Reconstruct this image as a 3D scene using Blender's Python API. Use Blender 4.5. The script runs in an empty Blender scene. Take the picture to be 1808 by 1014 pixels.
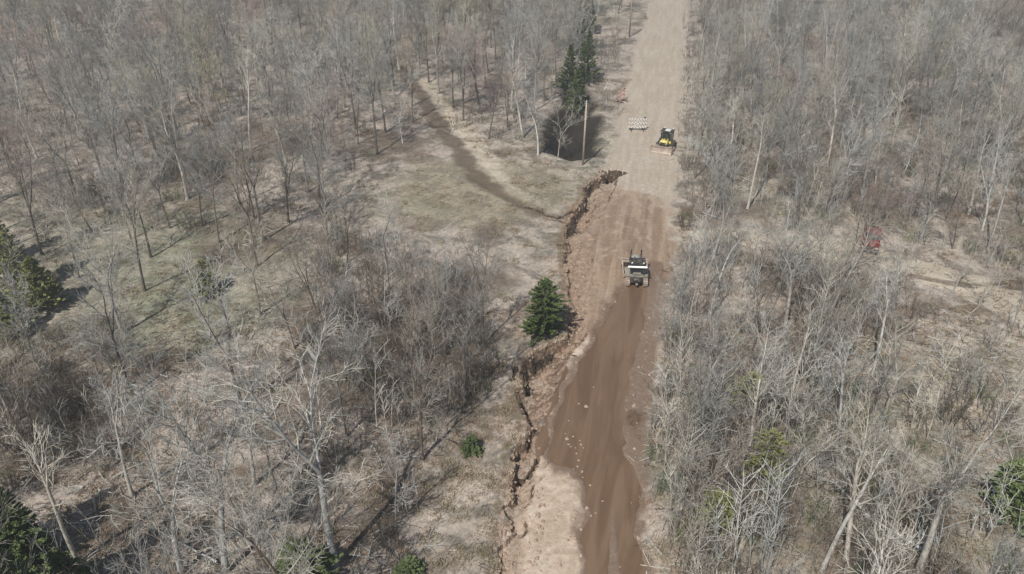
import bpy, bmesh, math, random
import numpy as np
from mathutils import Vector, Matrix, Euler

# ------------------------------------------------------------------ camera, sky, sun, exposure
SC = bpy.context.scene
COL = SC.collection
PITCH = math.radians(30.7); CAM_H = 38.0; FPX = 1426.0; PW, PH = 1808.0, 1014.0
cam_d = bpy.data.cameras.new('camera'); cam = bpy.data.objects.new('camera', cam_d); COL.objects.link(cam)
cam.location = (0, 0, CAM_H); cam.rotation_euler = (math.pi/2 - PITCH, 0, 0)
cam_d.sensor_width = 36; cam_d.lens = 36*FPX/PW; cam_d.clip_start = 0.5; cam_d.clip_end = 5000
SC.camera = cam
SUN_EL = math.radians(50); SUN_AZ = math.radians(27)          # shadows fall away from the camera, towards the far right
world = bpy.data.worlds.new('World'); SC.world = world; world.use_nodes = True
wn = world.node_tree; sky = wn.nodes.new('ShaderNodeTexSky'); sky.sky_type = 'NISHITA'; sky.sun_disc = False
sky.sun_elevation = SUN_EL; sky.sun_rotation = math.pi + SUN_AZ
wn.links.new(sky.outputs[0], wn.nodes['Background'].inputs[0]); wn.nodes['Background'].inputs[1].default_value = 0.075
sd = bpy.data.lights.new('sun', 'SUN'); sd.energy = 4.3; sd.angle = math.radians(0.6); sd.color = (1, 0.96, 0.90)
sun = bpy.data.objects.new('sun', sd); COL.objects.link(sun)
sdir = Vector((math.cos(SUN_EL)*math.sin(SUN_AZ), math.cos(SUN_EL)*math.cos(SUN_AZ), -math.sin(SUN_EL)))
sun.rotation_euler = sdir.to_track_quat('-Z', 'Y').to_euler(); sun.location = (-60, -60, 90)
SC.view_settings.view_transform = 'Standard'; SC.view_settings.look = 'None'
SC.view_settings.exposure = 0.2; SC.view_settings.gamma = 1

# ------------------------------------------------------------------ ground <-> photo
CP, SP = math.cos(PITCH), math.sin(PITCH)
def gp(px, py, z=0.0):
    """point of the ground seen at a pixel of the photograph"""
    a, b = (px-PW/2)/FPX, (PH/2-py)/FPX
    d = (a, CP + b*SP, -SP + b*CP)
    t = (z-CAM_H)/d[2]
    return (d[0]*t, d[1]*t)
def project(x, y, z):
    dz = z-CAM_H
    zc = y*CP - dz*SP
    return PW/2 + FPX*x/zc, PH/2 - FPX*(y*SP + dz*CP)/zc, zc
def height_for(px, py, top_py):
    """height of an upright thing with its base at a pixel and its top at row top_py"""
    x, y = gp(px, py); lo, hi = 0.0, 30.0
    for _ in range(30):
        m = (lo+hi)/2
        if project(x, y, m)[1] > top_py: lo = m
        else: hi = m
    return lo

# ------------------------------------------------------------------ noise in numpy
def vnoise(x, y, seed=0):
    x = np.asarray(x, float); y = np.asarray(y, float)
    xi, yi = np.floor(x), np.floor(y); fx, fy = x-xi, y-yi
    fx = fx*fx*(3-2*fx); fy = fy*fy*(3-2*fy)
    def h(a, b):
        s = np.sin(a*127.1 + b*311.7 + seed*74.7)*43758.5453
        return s-np.floor(s)
    return (h(xi, yi)*(1-fx)+h(xi+1, yi)*fx)*(1-fy) + (h(xi, yi+1)*(1-fx)+h(xi+1, yi+1)*fx)*fy
def fbm(x, y, seed=0, octv=4):
    r, a, t = 0, 1.0, 0
    for o in range(octv):
        r = r + a*(vnoise(x*2**o, y*2**o, seed+o*13)-0.5); t += a; a *= 0.5
    return r/t*2
def sstep(a, b, x):
    t = np.clip((x-a)/(b-a), 0, 1); return t*t*(3-2*t)
def seg_dist(x, y, pts):
    """distance to a polyline"""
    d = np.full(np.shape(x), 1e9)
    for (x0, y0), (x1, y1) in zip(pts[:-1], pts[1:]):
        ex, ey = x1-x0, y1-y0; L = ex*ex+ey*ey+1e-9
        t = np.clip(((x-x0)*ex+(y-y0)*ey)/L, 0, 1)
        d = np.minimum(d, np.hypot(x-x0-t*ex, y-y0-t*ey))
    return d
def inside(x, y, poly):
    c = np.zeros(np.shape(x), bool); n = len(poly)
    for i in range(n):
        x0, y0 = poly[i]; x1, y1 = poly[(i+1) % n]
        if y0 == y1: continue
        k = ((y0 > y) != (y1 > y)) & (x < (x1-x0)*(y-y0)/(y1-y0)+x0)
        c ^= k
    return c
def sdist(x, y, poly):
    """positive inside"""
    d = seg_dist(x, y, list(poly)+[poly[0]])
    return np.where(inside(x, y, poly), d, -d)
def G(pts): return [gp(*p) for p in pts]

# ------------------------------------------------------------------ layout of the site (read off the ground)
ROAD = G([(1177,-120),(1165,-60),(1150,0),(1130,60),(1108,150),(1088,220),(1070,290),(1045,312),(1020,360),(998,395),(995,480),(1000,590),
          (945,612),(908,655),(920,740),(905,790),(898,860),(885,900),(880,1010),(868,1120),(1185,1120),(1152,1010),(1140,850),(1145,700),(1168,600),(1185,500),
          (1190,400),(1196,330),(1200,250),(1209,150),(1212,60),(1214,0),(1218,-60),(1222,-120)])
WATER = G([(1118,498),(1092,512),(1065,562),(1045,600),(1018,640),(1000,690),(984,735),(963,785),(968,815),(990,818),(1018,822),(1028,850),(1036,900),(1034,960),(1032,1080),
           (1136,1080),(1132,960),(1130,860),(1112,800),(1100,760),(1106,700),(1128,640),(1142,560),(1150,510),(1140,500)])
ISLAND = G([(1082,895),(1090,950),(1096,1010),(1100,1100),(1072,1100),(1074,1010),(1078,950)])
SANDY = G([(1060,320),(1100,340),(1150,350),(1185,400),(1180,500),(1120,520),(1070,560),(1040,620),(1005,660),(985,740),(960,740),(990,600),(985,480),(985,400),(1010,360)])
PALE = G([(1000,600),(1060,590),(1030,630),(1000,700),(975,760),(960,800),(975,822),(1020,825),(1035,900),(1032,1120),(860,1120),(880,1010),(885,900),(900,850),(925,790),(940,740),(950,700)])
CLEAR = G([(740,170),(800,240),(850,280),(960,290),(1040,300),(1060,290),(1010,380),(985,400),(990,600),(930,620),(900,660),(905,780),(890,870),(870,1120),(700,1120),(740,900),(770,780),(800,700),
           (880,600),(880,500),(800,440),(700,400),(620,380),(600,330),(660,290),(740,290),(770,270)])
TRACKL = G([(700,110),(735,165),(772,218),(808,265),(838,310),(885,345),(930,368),(985,386)])
TRACKL2 = G([(755,150),(800,212),(840,258),(868,298),(905,340),(950,362)])
LANE_R = G([(1185,415),(1260,420),(1350,428),(1450,440),(1530,450),(1610,475),(1700,500),(1800,545),(1900,600),(2050,680)])
OPEN_R = G([(1600,560),(1700,540),(1800,560),(1950,620),(1950,860),(1800,820),(1700,840),(1620,800),(1570,720)])
OPEN_L = G([(60,400),(200,370),(420,380),(540,440),(500,560),(260,620),(90,580)])
OLIVE = G([(740,290),(900,290),(1000,310),(1010,350),(985,372),(900,400),(780,400),(690,350)])
PATCH_R = gp(1113, 738)
LANE_POLY = G([(1185,395),(1450,410),(1600,430),(1900,560),(1900,640),(1600,510),(1450,470),(1185,440)])
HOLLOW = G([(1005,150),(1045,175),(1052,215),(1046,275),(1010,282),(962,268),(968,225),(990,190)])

# road frame: u along the road, v across
O = np.array(gp(1022, 1000)); _e = np.array(gp(1182, 0))-O; U = _e/np.linalg.norm(_e); V = np.array((U[1], -U[0]))
def uv_of(x, y): return (x-O[0])*U[0]+(y-O[1])*U[1], (x-O[0])*V[0]+(y-O[1])*V[1]
def bank(pts):
    q = sorted(uv_of(*gp(*p[:2])) + tuple(p[2:]) for p in pts)
    return [np.array(c) for c in zip(*q)]
BL = bank([(868,1120,.3),(880,1010,.35),(884,930,.5),(888,892,.5),(899,884,.6),(900,860,.8),(903,800,1.0),(918,770,1.1),(928,745,.9),(915,700,1.1),(907,660,1.5),(912,640,1.6),(938,622,1.5),(965,606,1.2),(996,598,.7),
           (1000,540,.5),(998,480,.5),(996,440,.6),(992,400,.8),(1002,386,1.3),(1018,366,1.3),(1026,340,1.3),(1042,320,1.2),(1056,312,1.0),(1060,304,1.6),(1062,300,1.7)])
BR = bank([(930,1120),(935,1010),(940,920),(948,850),(958,800),(972,760),(985,710),(1000,665),(1015,625),(1035,590),(1040,540),(1045,480),(1060,420),(1072,380),(1082,345),(1088,320),(1104,306),(1110,300)])
U_HEAD = BL[0][-1]
CRACKS = [(G([(930,369),(945,371),(962,379),(985,384),(1000,380),(1012,372)]), .32, .55), (G([(962,386),(985,389),(996,392)]), .2, .4),
          (G([(968,772),(957,798),(942,824),(920,838)]), .26, .7), (G([(957,628),(985,620),(1000,622),(1018,628)]), .14, .35),
          (G([(1062,303),(1085,300),(1104,305)]), .35, .5), (G([(1088,320),(1080,335),(1072,352)]), .16, .2), (G([(1044,455),(1050,475),(1047,500),(1040,520)]), .2, .16),
          (G([(985,430),(998,436),(1000,428)]), .3, .5), (G([(910,648),(907,668)]), .3, .6), (G([(832,312),(880,345),(925,366)]), .8, .18)]

def height(x, y, parts=False):
    x = np.asarray(x, float); y = np.asarray(y, float)
    u, v = uv_of(x, y)
    dr = sdist(x, y, ROAD)
    off = sstep(0.0, -7.0, dr)                                  # away from the road
    z = off*(fbm(x/17, y/17, 5)*0.55 + fbm(x/4.2, y/4.2, 9, 3)*0.16 + 0.15) + fbm(x*1.1, y*1.1, 3, 3)*0.022 + sstep(-.2, -1.0, dr)*fbm(x*0.9, y*0.9, 23, 3)*0.10
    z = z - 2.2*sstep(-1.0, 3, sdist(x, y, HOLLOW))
    # eroded channel along the near side of the road
    jag = fbm(u*0.55, v*.35+3.3, 31, 5)*0.9
    vl = np.interp(u, BL[0], BL[1])+jag*0.9; D = np.interp(u, BL[0], BL[2])*1.55; vr = np.interp(u, BR[0], BR[1])+fbm(u*.6, 0*u+8, 37, 4)*.5
    vr = np.maximum(vr, vl+1.3)
    along = sstep(U_HEAD+.12+fbm(v*1.2, 0*v, 41)*.25, U_HEAD-.12+fbm(v*1.2, 0*v, 41)*.25, u)
    t = np.clip((v-vl)/(vr-vl), 0, 1)
    ww = .35+.55*vnoise(x*1.1, y*1.1, 47); wall = sstep(0.0, 1.0, (v-vl)/ww)*.7+.3*sstep(.3, .45, (v-vl)/(ww*1.5))
    ch = D*along*wall*np.power(1-t, np.where((u > U_HEAD-5) | ((u > 10) & (u < 26)), .65, 1.0))*(v < vr)
    rough = (fbm(x*1.4, y*1.4, 51, 4)*0.26+np.abs(fbm(x*.7, y*.7, 57, 4))*.6*sstep(5, 12, u)*sstep(30, 24, u))*sstep(0.0, 0.35, ch)
    wd = sdist(x, y, WATER)+fbm(x*.55, y*.55, 61, 5)*.75
    keep = sstep(0.75, 0.15, -wd)                                  # the ground rises again beside the water
    zc = -ch+rough
    zc = zc*(1-keep)+keep*np.maximum(zc, 0.0)
    z = z + zc*(wd < 0)
    chan = sstep(0.02, .2, ch)*(1-keep)
    crk = np.zeros_like(z)
    for pts, w, dep in CRACKS:
        d = seg_dist(x+fbm(x*1.5, y*1.5, 71, 3)*.22, y+fbm(x*1.5, y*1.5, 77, 3)*.22, pts)
        k = sstep(w, w*0.35, d); z = z-dep*k; crk = np.maximum(crk, k*min(1, dep*1.7))
    isl = sdist(x, y, ISLAND)+fbm(x*.9, y*.9, 81, 3)*.15
    wet = sstep(-0.05, 0.35, wd)*(1-0.0*isl)
    z = z*(1-wet)+wet*(-0.13+fbm(x*.7, y*.7, 91, 4)*0.05)+sstep(-.25, .12, isl)*0.13
    db = np.hypot((x-PATCH_R[0])/1.0, (y-PATCH_R[1])/2.2)
    z = z-0.0*db
    if parts: return z, dr, wd, chan, crk, isl, off, u, v
    return z
def hz(x, y): return float(height(np.array([x]), np.array([y]))[0])

# ------------------------------------------------------------------ materials
def rgb(*c): return (c[0], c[1], c[2], 1)
class NT:
    def __init__(s, name):
        s.m = bpy.data.materials.new(name); s.m.use_nodes = True; s.t = s.m.node_tree; s.b = s.t.nodes['Principled BSDF']; s.b.inputs['Roughness'].default_value = .9
        s.b.inputs['Specular IOR Level'].default_value = .25
    def n(s, k, **kw):
        nd = s.t.nodes.new(k)
        for a, b in kw.items(): setattr(nd, a, b)
        return nd
    def put(s, sock, v):
        if hasattr(v, 'is_output') or isinstance(v, bpy.types.NodeSocket): s.t.links.new(v, sock)
        else: sock.default_value = v
    def coord(s, kind='Object', scale=(1, 1, 1), rot=(0, 0, 0)):
        c = s.n('ShaderNodeTexCoord'); m0 = s.n('ShaderNodeMapping'); m0.inputs['Rotation'].default_value = rot; s.t.links.new(c.outputs[kind], m0.inputs[0])
        mp = s.n('ShaderNodeMapping'); mp.inputs['Scale'].default_value = scale; s.t.links.new(m0.outputs[0], mp.inputs[0]); return mp.outputs[0]
    def noise(s, vec, scale, detail=4, rough=.55, dist=0.0):
        nd = s.n('ShaderNodeTexNoise'); s.put(nd.inputs['Vector'], vec); nd.inputs['Scale'].default_value = scale; nd.inputs['Detail'].default_value = detail
        nd.inputs['Roughness'].default_value = rough; nd.inputs['Distortion'].default_value = dist; return nd.outputs['Fac']
    def ramp(s, f, a, b, lo=0.0, hi=1.0):
        nd = s.n('ShaderNodeMapRange'); nd.interpolation_type = 'SMOOTHSTEP'; s.put(nd.inputs['Value'], f); nd.inputs['From Min'].default_value = a; nd.inputs['From Max'].default_value = b
        nd.inputs['To Min'].default_value = lo; nd.inputs['To Max'].default_value = hi; return nd.outputs[0]
    def mix(s, f, a, b, mode='MIX'):
        nd = s.n('ShaderNodeMix', data_type='RGBA', blend_type=mode); s.put(nd.inputs[0], f); s.put(nd.inputs[6], a); s.put(nd.inputs[7], b); return nd.outputs[2]
    def math(s, op, a, b=0.0, clamp=False):
        nd = s.n('ShaderNodeMath', operation=op, use_clamp=clamp); s.put(nd.inputs[0], a); s.put(nd.inputs[1], b); return nd.outputs[0]
    def attr(s, name):
        nd = s.n('ShaderNodeAttribute', attribute_name=name); return nd.outputs['Fac']
    def out(s, col, rough=None, bump=None, strength=.4, dist=.05):
        s.put(s.b.inputs['Base Color'], col)
        if rough is not None: s.put(s.b.inputs['Roughness'], rough)
        if bump is not None:
            bm = s.n('ShaderNodeBump'); bm.inputs['Strength'].default_value = strength; bm.inputs['Distance'].default_value = dist
            s.put(bm.inputs['Height'], bump); s.t.links.new(bm.outputs[0], s.b.inputs['Normal'])
        return s.m

def ground_material():
    t = NT('woodland_ground'); c = t.coord()
    big = t.noise(c, .06, 5, .6, .6); mid = t.noise(c, .35, 5, .65, .8); fine = t.noise(c, 2.6, 6, .75, .5); vf = t.noise(c, 9, 4, .8)
    fib = t.noise(t.coord(scale=(1, .35, 1), rot=(0, 0, .6)), 4.5, 5, .7, 1.2)
    litter = t.mix(t.ramp(big, .4, .6), rgb(.262, .22, .18), rgb(.208, .186, .154))
    litter = t.mix(t.ramp(mid, .40, .58), litter, rgb(.43, .365, .305))
    litter = t.mix(t.ramp(t.noise(c, .16, 5, .6, .5), .52, .68), litter, rgb(.16, .12, .085))
    olive = t.mix(t.ramp(mid, .38, .62), rgb(.205, .178, .122), rgb(.315, .27, .195))
    green = t.mix(t.ramp(mid, .38, .62), rgb(.185, .19, .125), rgb(.30, .285, .205))
    col = t.mix(t.math('MULTIPLY', t.attr('grass'), t.ramp(mid, .3, .6, .5, 1)), litter, olive)
    col = t.mix(t.math('MULTIPLY', t.attr('green'), t.ramp(big, .3, .62, .35, .95)), col, green)
    speck = t.mix(.5, t.ramp(fine, .3, .72, .45, 1.45), t.ramp(fib, .32, .68, .55, 1.4))
    col = t.mix(1.0, col, speck, 'MULTIPLY')
    col = t.mix(t.ramp(vf, .6, .75, 0, .35), col, rgb(.48, .41, .345))
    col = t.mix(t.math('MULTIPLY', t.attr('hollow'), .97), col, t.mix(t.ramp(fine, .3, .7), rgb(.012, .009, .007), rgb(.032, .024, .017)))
    col = t.mix(t.math('MULTIPLY', t.attr('dark'), .85), col, t.mix(t.ramp(fine, .3, .7), rgb(.07, .052, .038), rgb(.16, .12, .088)))  # dark litter and brush, with woodland shade put into the colour
    # driveway and lanes
    lane = t.mix(t.ramp(mid, .35, .65), rgb(.40, .34, .26), rgb(.51, .445, .35))
    lm = t.ramp(t.math('ADD', t.attr('lane'), t.math('MULTIPLY', t.math('SUBTRACT', fine, .5), .7)), .3, .7)
    col = t.mix(lm, col, lane)
    rut = t.ramp(t.math('ADD', t.attr('rut'), t.math('MULTIPLY', t.math('SUBTRACT', fine, .5), .8)), .35, .8, 0, .8)
    col = t.mix(rut, col, rgb(.10, .072, .048))
    # road
    st = t.coord(scale=(1, .09, 1), rot=(0, 0, math.atan2(U[0], U[1])))
    streak = t.noise(st, 1.3, 5, .6, .3)
    grav = t.mix(t.ramp(streak, .35, .65), rgb(.38, .325, .255), rgb(.45, .39, .315))
    grav = t.mix(t.ramp(mid, .45, .7, 0, .5), grav, rgb(.36, .285, .215))
    sand = t.mix(t.ramp(t.noise(st, .8, 5, .65, 1.0), .38, .62), rgb(.25, .175, .12), rgb(.36, .265, .19))
    sand = t.mix(t.ramp(mid, .5, .72, 0, .7), sand, rgb(.44, .33, .25))
    pale = t.mix(t.ramp(t.noise(c, .5, 6, .65, 1.2), .4, .62), rgb(.43, .335, .25), rgb(.54, .445, .35))
    road = t.mix(t.ramp(t.math('ADD', t.attr('sand'), t.math('MULTIPLY', t.math('SUBTRACT', mid, .5), .6)), .25, .75), grav, sand)
    road = t.mix(t.ramp(t.math('ADD', t.attr('pale'), t.math('MULTIPLY', t.math('SUBTRACT', mid, .5), .6)), .3, .7), road, pale)
    road = t.mix(t.ramp(t.math('ADD', t.attr('damp'), t.math('MULTIPLY', t.math('SUBTRACT', streak, .5), .9)), .3, .9, 0, .85), road, rgb(.17, .115, .08))
    road = t.mix(1.0, road, t.ramp(fine, .25, .75, .78, 1.2), 'MULTIPLY')
    road = t.mix(t.ramp(vf, .66, .76, 0, .4), road, rgb(.6, .53, .46))
    rm = t.ramp(t.math('ADD', t.attr('road'), t.math('MULTIPLY', t.math('SUBTRACT', t.noise(c, .9, 6, .75), .5), 1.5)), .25, .75)
    col = t.mix(rm, col, road)
    # cut banks: dark topsoil and roots
    soil = t.mix(t.ramp(fine, .35, .65), rgb(.035, .024, .016), rgb(.10, .068, .045))
    col = t.mix(t.ramp(t.math('ADD', t.attr('soil'), t.math('MULTIPLY', t.math('SUBTRACT', fine, .5), .5)), .35, .75), col, soil)
    col = t.mix(t.math('MULTIPLY', t.attr('bank'), .8), col, t.mix(t.ramp(fine, .35, .65), rgb(.06, .038, .024), rgb(.15, .095, .06)))  # dark reddish-brown patch beside the water, colour only
    clod = t.mix(t.ramp(t.noise(c, 1.6, 6, .75, .6), .4, .62), rgb(.12, .077, .052), rgb(.34, .245, .18))
    col = t.mix(t.math('MULTIPLY', t.attr('clods'), .95), col, clod)
    rough = t.mix(t.attr('damp'), rgb(.95, .95, .95), rgb(.5, .5, .5))
    return t.out(col, rough, t.math('ADD', fine, t.math('MULTIPLY', vf, .5)), .55, .12)

def bark_material(name, a, b, lichen=None):
    t = NT(name); c = t.coord(scale=(1, 1, .3))
    f = t.noise(c, 5, 5, .7, .4); col = t.mix(t.ramp(f, .35, .65), rgb(*a), rgb(*b))
    oi = t.n('ShaderNodeObjectInfo'); k = t.ramp(oi.outputs['Random'], 0, 1, .68, 1.28)
    cmb = t.n('ShaderNodeCombineColor')
    r2 = t.math('FRACT', t.math('MULTIPLY', oi.outputs['Random'], 7.31))
    for i, (lo, hi) in enumerate(((.95, 1.05), (.985, 1.0), (1.04, .93))): t.put(cmb.inputs[i], t.math('MULTIPLY', k, t.ramp(r2, 0, 1, lo, hi)))
    col = t.mix(1.0, col, cmb.outputs[0], 'MULTIPLY')
    return t.out(col, .92, f, .5, .03)
M_BARK = {'pale': bark_material('pale_bark', (.52, .505, .46), (.30, .285, .255)), 'grey': bark_material('grey_bark', (.20, .185, .16), (.10, .088, .073)),
          'red': bark_material('reddish_budding_twigs', (.34, .26, .235), (.235, .17, .15)), 'olive': bark_material('olive_budding_twigs', (.33, .325, .22), (.22, .215, .145)), 'tan': bark_material('tan_twigs', (.36, .31, .25), (.24, .2, .155)), 'moss': bark_material('mossy_twigs', (.17, .20, .10), (.10, .12, .055)), 'dark': bark_material('dark_bark', (.15, .125, .10), (.07, .056, .043)), 'twig': bark_material('twig_bark', (.34, .33, .295), (.22, .212, .19)),
          'twigp': bark_material('pale_twig_bark', (.44, .43, .385), (.29, .283, .255)), 'brush': bark_material('brush_stems', (.29, .245, .20), (.15, .125, .10))}
def simple(name, col, rough=.6, metal=0.0, var=.25, scale=6, dirt=None, amt=.35):
    t = NT(name); c = t.coord(); f = t.noise(c, scale, 5, .65)
    hi = tuple(min(1, x*(1+var)) for x in col); lo = tuple(x*(1-var) for x in col)
    cc = t.mix(t.ramp(f, .3, .7), rgb(*lo), rgb(*hi))
    if dirt: cc = t.mix(t.ramp(t.noise(c, 2.2, 5, .7, .5), .62-amt*.5, .8-amt*.4), cc, rgb(*dirt))
    t.b.inputs['Metallic'].default_value = metal
    return t.out(cc, rough, f, .15, .01)
def glass(name, col=(.02, .025, .03)):
    t = NT(name); t.b.inputs['Specular IOR Level'].default_value = .8
    return t.out(rgb(*col), .06)
def needles(name, a, b, dead=None):
    t = NT(name); c = t.coord(); f = t.noise(c, .9, 4, .6); g = t.noise(c, 6, 3, .6)
    col = t.mix(t.ramp(f, .35, .65), rgb(*a), rgb(*b)); col = t.mix(t.ramp(g, .3, .7, 0, .5), col, rgb(b[0]*1.3, b[1]*1.25, b[2]))
    if dead: col = t.mix(t.ramp(t.noise(c, .6, 3), .55, .7, 0, .8), col, rgb(*dead))
    return t.out(col, .75)
M_NEEDLE = {'spruce': needles('dark_green_needles', (.05, .073, .026), (.12, .16, .055)), 'pine': needles('bright_green_needles', (.075, .115, .042), (.165, .215, .085)),
            'cedar': needles('mossy_green_needles', (.11, .13, .05), (.21, .22, .085), (.13, .10, .06)), 'thin': needles('dull_green_needles', (.075, .105, .045), (.15, .185, .085))}

# ------------------------------------------------------------------ mesh building
class MB:
    def __init__(s): s.v = []; s.f = []
    def add(s, vs, fs):
        o = len(s.v); s.v += [tuple(v) for v in vs]; s.f += [tuple(i+o for i in f) for f in fs]; return s
    def box(s, c, d, rot=None, taper=1.0):
        x, y, z = d[0]/2, d[1]/2, d[2]/2
        vs = [Vector((sx*x*(taper if sz > 0 else 1), sy*y*(taper if sz > 0 else 1), sz*z)) for sz in (-1, 1) for sy in (-1, 1) for sx in (-1, 1)]
        if rot: R = Euler(rot).to_matrix(); vs = [R @ v for v in vs]
        vs = [v+Vector(c) for v in vs]
        return s.add(vs, [(0, 2, 3, 1), (4, 5, 7, 6), (0, 1, 5, 4), (2, 6, 7, 3), (0, 4, 6, 2), (1, 3, 7, 5)])
    def cyl(s, a, b, r, r2=None, n=14, cap=True):
        a, b = Vector(a), Vector(b); r2 = r if r2 is None else r2
        d = (b-a).normalized(); p = d.orthogonal().normalized(); q = d.cross(p)
        vs = [a+(p*math.cos(2*math.pi*i/n)+q*math.sin(2*math.pi*i/n))*r for i in range(n)]+[b+(p*math.cos(2*math.pi*i/n)+q*math.sin(2*math.pi*i/n))*r2 for i in range(n)]
        fs = [(i, (i+1) % n, n+(i+1) % n, n+i) for i in range(n)]
        if cap: fs += [tuple(range(n))[::-1], tuple(range(n, 2*n))]
        return s.add(vs, fs)
    def extr(s, prof, y0, y1):
        """profile in the x-z plane, swept across y"""
        n = len(prof); vs = [(x, y0, z) for x, z in prof]+[(x, y1, z) for x, z in prof]
        return s.add(vs, [tuple(range(n)), tuple(range(n, 2*n))[::-1]]+[(i, n+i, n+(i+1) % n, (i+1) % n) for i in range(n)])
    def tube(s, pts, rad, n=4):
        k = len(pts); vs = []; prev = None
        for i in range(k):
            d = (pts[min(i+1, k-1)]-pts[max(i-1, 0)])
            if d.length < 1e-6: d = Vector((0, 0, 1))
            d.normalize()
            p = (prev-d*prev.dot(d)) if prev is not None else d.orthogonal()
            if p.length < 1e-5: p = d.orthogonal()
            p.normalize(); prev = p; q = d.cross(p); r = rad[i]
            for j in range(n):
                a = 2*math.pi*j/n; vs.append(pts[i]+(p*math.cos(a)+q*math.sin(a))*r)
        fs = []
        for i in range(k-1):
            for j in range(n):
                j2 = (j+1) % n; fs.append((i*n+j, i*n+j2, (i+1)*n+j2, (i+1)*n+j))
        return s.add(vs, fs)
    def mesh(s, name, mat, smooth=False):
        me = bpy.data.meshes.new(name); me.from_pydata(s.v, [], s.f)
        me.materials.append(mat)
        if smooth: me.polygons.foreach_set('use_smooth', [True]*len(me.polygons))
        me.update(); return me
    def build(s, name, mat, parent=None, smooth=False, bevel=0, fix=True):
        me = s.mesh(name, mat, smooth)
        if fix:
            bm = bmesh.new(); bm.from_mesh(me); bmesh.ops.recalc_face_normals(bm, faces=bm.faces)
            if bevel: bmesh.ops.bevel(bm, geom=[e for e in bm.edges if len(e.link_faces) == 2 and e.calc_face_angle(0) > .5], offset=bevel, segments=2, affect='EDGES', clamp_overlap=True)
            bm.to_mesh(me); bm.free()
        o = bpy.data.objects.new(name, me); COL.objects.link(o); o.parent = parent; return o
def tag(o, label=None, cat=None, group=None, kind=None):
    if label: o['label'] = label
    if cat: o['category'] = cat
    if group: o['group'] = group
    if kind: o['kind'] = kind
    return o
def thing(name, label, cat, loc=(0, 0, 0), rz=0, group=None):
    o = bpy.data.objects.new(name, None); COL.objects.link(o); o.location = loc; o.rotation_euler = (0, 0, rz); o.empty_display_size = .3
    return tag(o, label, cat, group)
def copy_tree(o, parent=None):
    kids = list(o.children); c = o.copy(); COL.objects.link(c); c.parent = parent
    for k in kids: copy_tree(k, c)
    return c

# ------------------------------------------------------------------ the ground sheet
def spaced(lo, hi, step, far, grow=1.09, big=40):
    a = list(np.arange(lo, hi, step)); s = step; x = a[-1]
    while x < far[1]: s = min(s*grow, big); x += s; a.append(x)
    s = step; x = a[0]; pre = []
    while x > far[0]: s = min(s*grow, big); x -= s; pre.append(x)
    return np.array(pre[::-1]+a)
us = spaced(-7, 72, .11, (-120, 1500), 1.05); vs_ = spaced(-12, 6.5, .10, (-900, 900), 1.07)
UU, VV = np.meshgrid(us, vs_, indexing='ij')
X = O[0]+UU*U[0]+VV*V[0]; Y = O[1]+UU*U[1]+VV*V[1]
Z, DR, WD, CHAN, CRK, ISL, OFF, _, _ = height(X, Y, True)
nu, nv = X.shape
idx = np.arange(nu*nv).reshape(nu, nv)
quads = np.stack([idx[:-1, :-1], idx[:-1, 1:], idx[1:, 1:], idx[1:, :-1]], -1).reshape(-1, 4)[:, ::-1]
gme = bpy.data.meshes.new('ground')
gme.vertices.add(nu*nv); gme.vertices.foreach_set('co', np.stack([X, Y, Z], -1).reshape(-1).astype(np.float32))
gme.loops.add(quads.size); gme.loops.foreach_set('vertex_index', quads.reshape(-1).astype(np.int32))
gme.polygons.add(len(quads)); gme.polygons.foreach_set('loop_start', (np.arange(len(quads))*4).astype(np.int32)); gme.polygons.foreach_set('loop_total', np.full(len(quads), 4, np.int32))
gme.polygons.foreach_set('use_smooth', np.ones(len(quads), bool))
gme.update(calc_edges=True)
def setattr_(name, a):
    at = gme.attributes.new(name, 'FLOAT', 'POINT'); at.data.foreach_set('value', np.clip(a, 0, 1).reshape(-1).astype(np.float32))
gz_u = np.gradient(Z, axis=0)/np.gradient(UU, axis=0); gz_v = np.gradient(Z, axis=1)/np.gradient(VV, axis=1)
steep = np.hypot(gz_u, gz_v)
setattr_('road', sstep(-1.1, .9, DR+fbm(X*.5, Y*.5, 101, 4)*1.3))
setattr_('sand', sstep(-3.0, 2.4, sdist(X, Y, SANDY)+fbm(X/2.5, Y/2.5, 121, 4)*2))
setattr_('pale', sstep(-.6, .6, sdist(X, Y, PALE)))
gr = sstep(-3, 2, sdist(X, Y, OLIVE)); setattr_('grass', np.maximum(gr, .18*sstep(-2, 2, sdist(X, Y, CLEAR))))
setattr_('green', np.maximum(sstep(-6, 4, sdist(X, Y, OPEN_L)), .5*sstep(.1, .6, fbm(X/20, Y/20, 7))))
lane = np.maximum(sstep(3.4, 1.2, seg_dist(X, Y, LANE_R)+fbm(X/2, Y/2, 163, 3)*.6), sstep(-3, 4, sdist(X, Y, OPEN_R)+fbm(X/3, Y/3, 171, 4)*4)*.4)
lane = np.maximum(lane, sstep(2.6, .3, seg_dist(X, Y, TRACKL2)+fbm(X/2, Y/2, 133, 3)*.7)*(.50+.3*sstep(86, 98, Y)))
setattr_('lane', lane*sstep(.5, -.5, DR)*np.where(sdist(X, Y, G([(1150,380),(1400,380),(1400,470),(1150,470)])) > 0, .5, 1))
setattr_('rut', np.maximum(sstep(2.2, .1, seg_dist(X, Y, TRACKL)+fbm(X/2, Y/2, 131, 5)*1.5)*(.78+.22*sstep(95, 105, Y)), sstep(1.0, .3, seg_dist(X, Y, G([(1600,488),(1700,505),(1790,498)])))*.7))
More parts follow.
